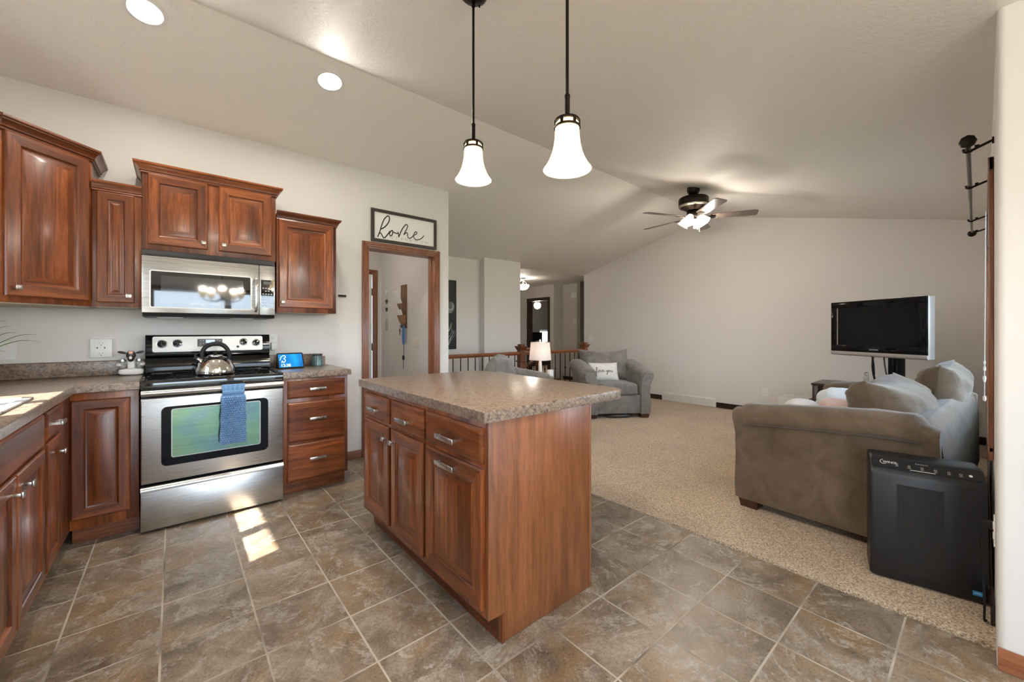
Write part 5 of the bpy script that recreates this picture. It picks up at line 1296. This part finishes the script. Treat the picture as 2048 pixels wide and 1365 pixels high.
for i, (x0, x1) in enumerate(((3.05, 3.77), (3.84, 4.55), (4.62, 5.33))):
    bl = thing('window_blind', 'raised wooden window blind with hanging cords, ' + ('nearest window bay', 'middle window bay', 'farthest window bay')[i], 'blind', ((x0 + x1) / 2, WW, 1.98), group='blinds along the living room window')
    m = MB(); m.box(x0, x1, WW - .03, WW + .020, 1.955, 2.012, .004); obj('headrail', m, 'dark_wood', bl)
    m = MB()
    m.box(x0 + .01, x1 - .01, WW - .028, WW + .016, 1.862, 1.954, .004)
    obj('slat_stack', m, 'trim_wood_h', bl)
    for cx_, zb in ((x0 + .09, .92 + .03 * i), (x0 + .12, 1.02)):
        m = MB(); m.tube([(cx_, WW + .026, 1.86), (cx_, WW + .030, zb)], .0016, 6); co_ = obj('cord', m, 'white_cord', bl)
        m = MB(); m.lathe([(0, .0), (.005, -.002), (.0065, -.016), (.004, -.026), (0, -.027)], 12, Matrix.Translation((cx_, WW + .030, zb))); obj('tassel', m, 'white_plastic', co_)

# ================================================================== far wall fittings
v = thing('return_air_vent', 'long white return air grille low on the far wall beside the armchair', 'vent', (WF, 3.27, .012))
vy0, vy1 = 2.815, 3.735
m = MB(); m.box(WF - .012, WF - .0005, vy0, vy1, .012, .152, .003); fr_ = obj('frame', m, 'white_plastic', v)
n_ = 7; ww = [.11, .11, .11, .165, .11, .11, .11]; tot = sum(ww); gap = (vy1 - vy0 - .04 - tot) / 6; y = vy0 + .02
for i in range(n_):
    m = MB(); m.box(WF - .0132, WF - .0122, y, y + ww[i], .032, .132); lv = obj('louver_panel', m, 'ivory_plastic', v)
    m = MB()
    for k_ in range(9): m.box(WF - .0165, WF - .0134, y + .002, y + ww[i] - .002, .034 + k_ * .0108, .0385 + k_ * .0108)
    obj('slat_row', m, 'white_plastic', lv); y += ww[i] + gap
wall_plate('outlet', 'white outlet on the far wall between the vent and the sofa', (WF - .0005, 2.10, .340), (0, -1, 0), (-1, 0, 0), .078, .12, 'outlet')
wall_plate('light_switch', 'white double light switch at the left end of the far wall', (WF - .0005, 5.345, 1.088), (0, -1, 0), (-1, 0, 0), .12, .12, 'switch2', cat='switch')
th = thing('thermostat', 'small white thermostat on the foyer wall', 'thermostat', (7.63, 6.56, 1.47)); m = MB(); m.box(7.605, 7.6295, 6.50, 6.63, 1.42, 1.53, .008); o_ = obj('housing', m, 'white_plastic', th); m = MB(); m.box(7.598, 7.6049, 6.53, 6.585, 1.445, 1.505, .003); obj('dial_panel', m, 'ivory_plastic', o_)
dc = thing('door_chime', 'white door chime box high on the foyer wall', 'door chime', (7.63, 6.56, 2.13)); m = MB(); m.box(7.575, 7.6295, 6.46, 6.68, 2.065, 2.20, .012); o_ = obj('cover', m, 'white_plastic', dc)
# chalk drawing on black board
ab = thing('wall_art', 'tall black board with white chalk-like drawing by the wall end', 'wall art', (3.2, 5.56, .95))
m = MB(); m.box(2.92, 3.500, 5.535, 5.5595, .952, 2.066, .003); bd = obj('board', m, 'blackboard', ab)
AM = face_m((2.92, 5.5348, .952), (1, 0, 0), (0, 0, 1), (0, -1, 0)); m = MB(); rg_ = random.Random(3)
for k_ in range(9):
    a0 = .50 + k_ * .006; m.tube(spline([(.36 + .012 * k_, .70 - .012 * k_, 0), (.47 + .006 * k_, .76 - .012 * k_, 0), (.535 - .008 * k_, .70 - .008 * k_, 0), (.50 - .010 * k_, .60 + .006 * k_, 0), (.44, .58 + .008 * k_, 0)], 5), .0022, 5, M=AM)
for k_ in range(16):
    x = .30 + rg_.random() * .24; z = .02 + rg_.random() * .28; m.tube(spline([(x - .06, z, 0), (x - .02, z + .04, 0), (x + .01, z + .10, 0), (min(.57, x + .015), z + .15, 0)], 4), .0022, 5, M=AM)
obj('chalk_lines', m, 'chalk', bd, smooth=180)
# foyer light
g = thing('ceiling_light', 'lit bowl ceiling light in the foyer', 'ceiling light', (5.96, 6.68, 2.42)); T_ = Matrix.Translation((5.96, 6.68, 0))
m = MB(); m.lathe([(0, 2.4195), (.075, 2.4195), (.07, 2.40), (.02, 2.385), (.012, 2.37), (.012, 2.30), (0, 2.30)], 28, T_)
for k_ in range(3):
    a = 2 * PI * k_ / 3; m.tube(spline([(5.96 + .02 * math.cos(a), 6.68 + .02 * math.sin(a), 2.38), (5.96 + .10 * math.cos(a), 6.68 + .10 * math.sin(a), 2.34), (5.96 + .15 * math.cos(a), 6.68 + .15 * math.sin(a), 2.275)], 4), .006, 6)
obj('frame', m, 'nickel', g)
pr = [(.152, 2.275), (.15, 2.255), (.13, 2.215), (.09, 2.18), (.04, 2.165), (0, 2.162)]
m = MB(); m.lathe(pr, 36, T_); obj('bowl', m, 'fan_glass', g, smooth=180)
lamp('foyer_bulb', 'POINT', (5.96, 6.68, 2.30), 9, size=.06)
# bedroom beyond: fan with light, dark screen, window
bf = thing('ceiling_fan', 'lit ceiling fan seen through the far bedroom doorway', 'ceiling fan', (8.33, 8.67, 2.46)); T_ = Matrix.Translation((8.33, 8.67, 0))
m = MB(); m.lathe([(0, 2.459), (.07, 2.459), (.06, 2.40), (.015, 2.38), (.015, 2.27), (.11, 2.26), (.12, 2.22), (.11, 2.17), (.06, 2.14), (.06, 2.10), (0, 2.10)], 24, T_); obj('motor_housing', m, 'bronze', bf)
for k_ in range(5):
    M = Matrix.Translation((8.33, 8.67, 2.19)) @ Matrix.Rotation(-.98 + 2 * PI * k_ / 5, 4, 'Z') @ Matrix.Rotation(-.2, 4, 'X'); m = MB(); m.box(.12, .62, -.055, .055, -.003, .003, .002, M=M); obj('blade', m, 'fan_blade', bf)
m = MB(); m.lathe([(0, 2.10), (.06, 2.10), (.10, 2.06), (.11, 2.00), (.08, 1.93), (0, 1.90)], 24, T_); obj('light_bowl', m, 'fan_glass', bf, smooth=180)
lamp('bedroom_bulb', 'POINT', (8.33, 8.67, 1.84), 30, size=.08)
window('window_4', 'y', 10.6, 10.30, 10.95, .80, 1.27, 1, -1, out_off=.05)
portal(10.62, 10.68, 1.03, .65, .47, (0, -1, 0))
bs = thing('television', 'dark screen seen low through the far bedroom doorway', 'television', (10.0, 10.3, 0))
m = MB(); m.box(9.62, 10.24, 10.40, 10.44, .66, 1.20, .004); obj('screen', m, 'tv_screen', bs)
m = MB(); m.box(9.85, 10.0, 10.40, 10.46, .605, .66, .004); obj('foot', m, 'black_plastic', bs)
ds = thing('dresser', 'low dark dresser under the bedroom screen', 'dresser', (10.1, 10.3, .011)); m = MB(); m.box(9.4, 10.9, 10.15, 10.58, .011, .605, .004); dsb = obj('body', m, 'dark_wood', ds)
for k_ in range(3):
    m = MB(); m.box(9.43 + k_ * .49, 9.89 + k_ * .49, 10.135, 10.1495, .08, .56, .003); obj('drawer', m, 'dark_wood', ds)

# ================================================================== mudroom wall
XK = 2.28
rk = thing('mail_rack', 'wooden wall rack with paper-filled pockets in the mudroom', 'mail rack', (XK, 4.85, 1.28))
m = MB(); m.box(XK - .016, XK - .0005, 4.775, 4.935, 1.285, 1.845, .003); obj('board', m, 'rack_wood', rk)
def pocket(z0, z1, mat='rack_wood', d=.075):
    m = MB(); m.prism([(XK - .0165, 4.79, z0), (XK - .03, 4.79, z0), (XK - d, 4.79, z1), (XK - d + .008, 4.79, z1 + .002), (XK - .034, 4.79, z0 + .012), (XK - .0165, 4.79, z0 + .012)], (0, .13, 0)); m.prism([(XK - .0165, 4.785, z0), (XK - .03, 4.785, z0), (XK - d, 4.785, z1), (XK - .0165, 4.785, z1)], (0, .005, 0)); m.prism([(XK - .0165, 4.92, z0), (XK - .03, 4.92, z0), (XK - d, 4.92, z1), (XK - .0165, 4.92, z1)], (0, .005, 0)); return obj('pocket', m, mat, rk)
pocket(1.50, 1.60); pocket(1.345, 1.45)
for i in range(3): m = MB(); m.tube(spline([(XK - .016, 4.80 + i * .05, 1.315), (XK - .04, 4.80 + i * .05, 1.305), (XK - .045, 4.80 + i * .05, 1.32)], 4), .003, 6); obj('hook', m, 'bronze', rk)
m = MB(); m.prism([(XK - .040, 4.80, 1.56), (XK - .050, 4.80, 1.56), (XK - .125, 4.80, 1.74), (XK - .110, 4.80, 1.75)], (0, .11, 0)); tag(obj('envelope', m, 'paper'), 'white envelopes leaning out of the top pocket of the mail rack', 'envelope')
m = MB(); m.prism([(XK - .034, 4.80, 1.40), (XK - .042, 4.80, 1.40), (XK - .082, 4.80, 1.515), (XK - .072, 4.80, 1.52)], (0, .11, 0)); tag(obj('envelope', m, 'paper'), 'white folded papers in the lower pocket of the mail rack', 'envelope')
ky = thing('key_bunch', 'bunch of keys hanging from the left hook of the mail rack', 'keys', (XK - .04, 4.90, 1.25))
for i, (dy, dz, a_) in enumerate(((.0, -.02, .2), (.012, -.03, -.3), (-.010, -.035, .1), (.02, -.01, -.6))):
    m = MB(); M = Matrix.Translation((XK - .044, 4.90 + dy, 1.285 + dz)) @ Matrix.Rotation(a_, 4, 'X'); m.box(-.0015, .0015, -.010, .010, -.015, .010, .001, M=M); m.box(-.0015, .0015, -.004, .004, -.055, -.015, M=M); obj('key', m, ('black_plastic', 'nickel', 'black_plastic', 'silver_metal')[i], ky)
m = MB(); m.tube([(XK - .044, 4.90 + .014 * math.cos(a), 1.292 + .014 * math.sin(a)) for a in [2 * PI * k_ / 14 for k_ in range(14)]], .0016, 6, closed=True); obj('ring', m, 'nickel', ky)
ln = thing('lanyard', 'blue lanyard with a thin black cord below the mail rack', 'lanyard', (XK - .04, 4.80, 1.0))
m = MB(); m.loft([[(XK - .046, 4.80 - w_, z), (XK - .030, 4.80 - w_, z), (XK - .030, 4.80 + w_, z), (XK - .046, 4.80 + w_, z)] for z, w_ in ((1.315, .010), (1.24, .026), (1.16, .028), (1.09, .020), (1.075, .014))]); obj('strap', m, 'blue_fabric', ln)
m = MB(); m.tube(spline([(XK - .038, 4.80, 1.08), (XK - .034, 4.802, .98), (XK - .038, 4.806, .86), (XK - .036, 4.81, .76)], 5), .0035, 6); obj('cord', m, 'black_plastic', ln)
m = MB(); m.ball((XK - .038, 4.806, .905), .016, .014, .034); obj('clip', m, 'black_plastic', ln)
ho = thing('heart_garland', 'hanging string of small hearts on the mudroom wall near the door', 'wall ornament', (XK, 5.41, 1.35))
m = MB(); m.tube([(XK - .006, 5.41, 1.84), (XK - .006, 5.41, 1.50)], .0016, 6); obj('string', m, 'white_cord', ho)
def heart(z, sc, mat):
    pts = [(XK - .012, 5.41 + sc * 16 * math.sin(a) ** 3 / 16, z + sc * (13 * math.cos(a) - 5 * math.cos(2 * a) - 2 * math.cos(3 * a) - math.cos(4 * a)) / 16) for a in [2 * PI * k_ / 28 for k_ in range(28)]]
    m = MB(); m.prism(pts, (.008, 0, 0)); return obj('heart', m, mat, ho)
heart(1.79, .042, 'white_ceramic'); heart(1.66, .036, 'dark_grey'); heart(1.55, .034, 'dark_grey')
m = MB(); m.tube([(XK - .008, 5.40, 1.50), (XK - .008, 5.40, 1.40)], .0016, 6); m.box(XK - .02, XK - .002, 5.375, 5.425, 1.26, 1.41, .006); obj('tag', m, 'pot_grey', ho)
wall_plate('light_switch', 'ivory triple light switch on the mudroom wall', (XK - .0005, 4.548, 1.113), (0, -1, 0), (-1, 0, 0), .165, .118, 'switch3', 'ivory_plastic', 'switch')
ml = thing('ceiling_light', 'unseen flush ceiling light added to light the mudroom', 'ceiling light', (1.3, 4.75, 2.44)); m = MB(); m.lathe([(0, 2.4395), (.14, 2.4395), (.14, 2.42), (.10, 2.38), (0, 2.365)], 28, Matrix.Translation((1.3, 4.75, 0))); obj('bowl', m, 'fan_glass', ml, smooth=180)
lamp('mudroom_fill', 'POINT', (1.3, 4.75, 2.30), 7, (1, .95, .88), size=.06)  # lamp out of view, added to brighten the mudroom
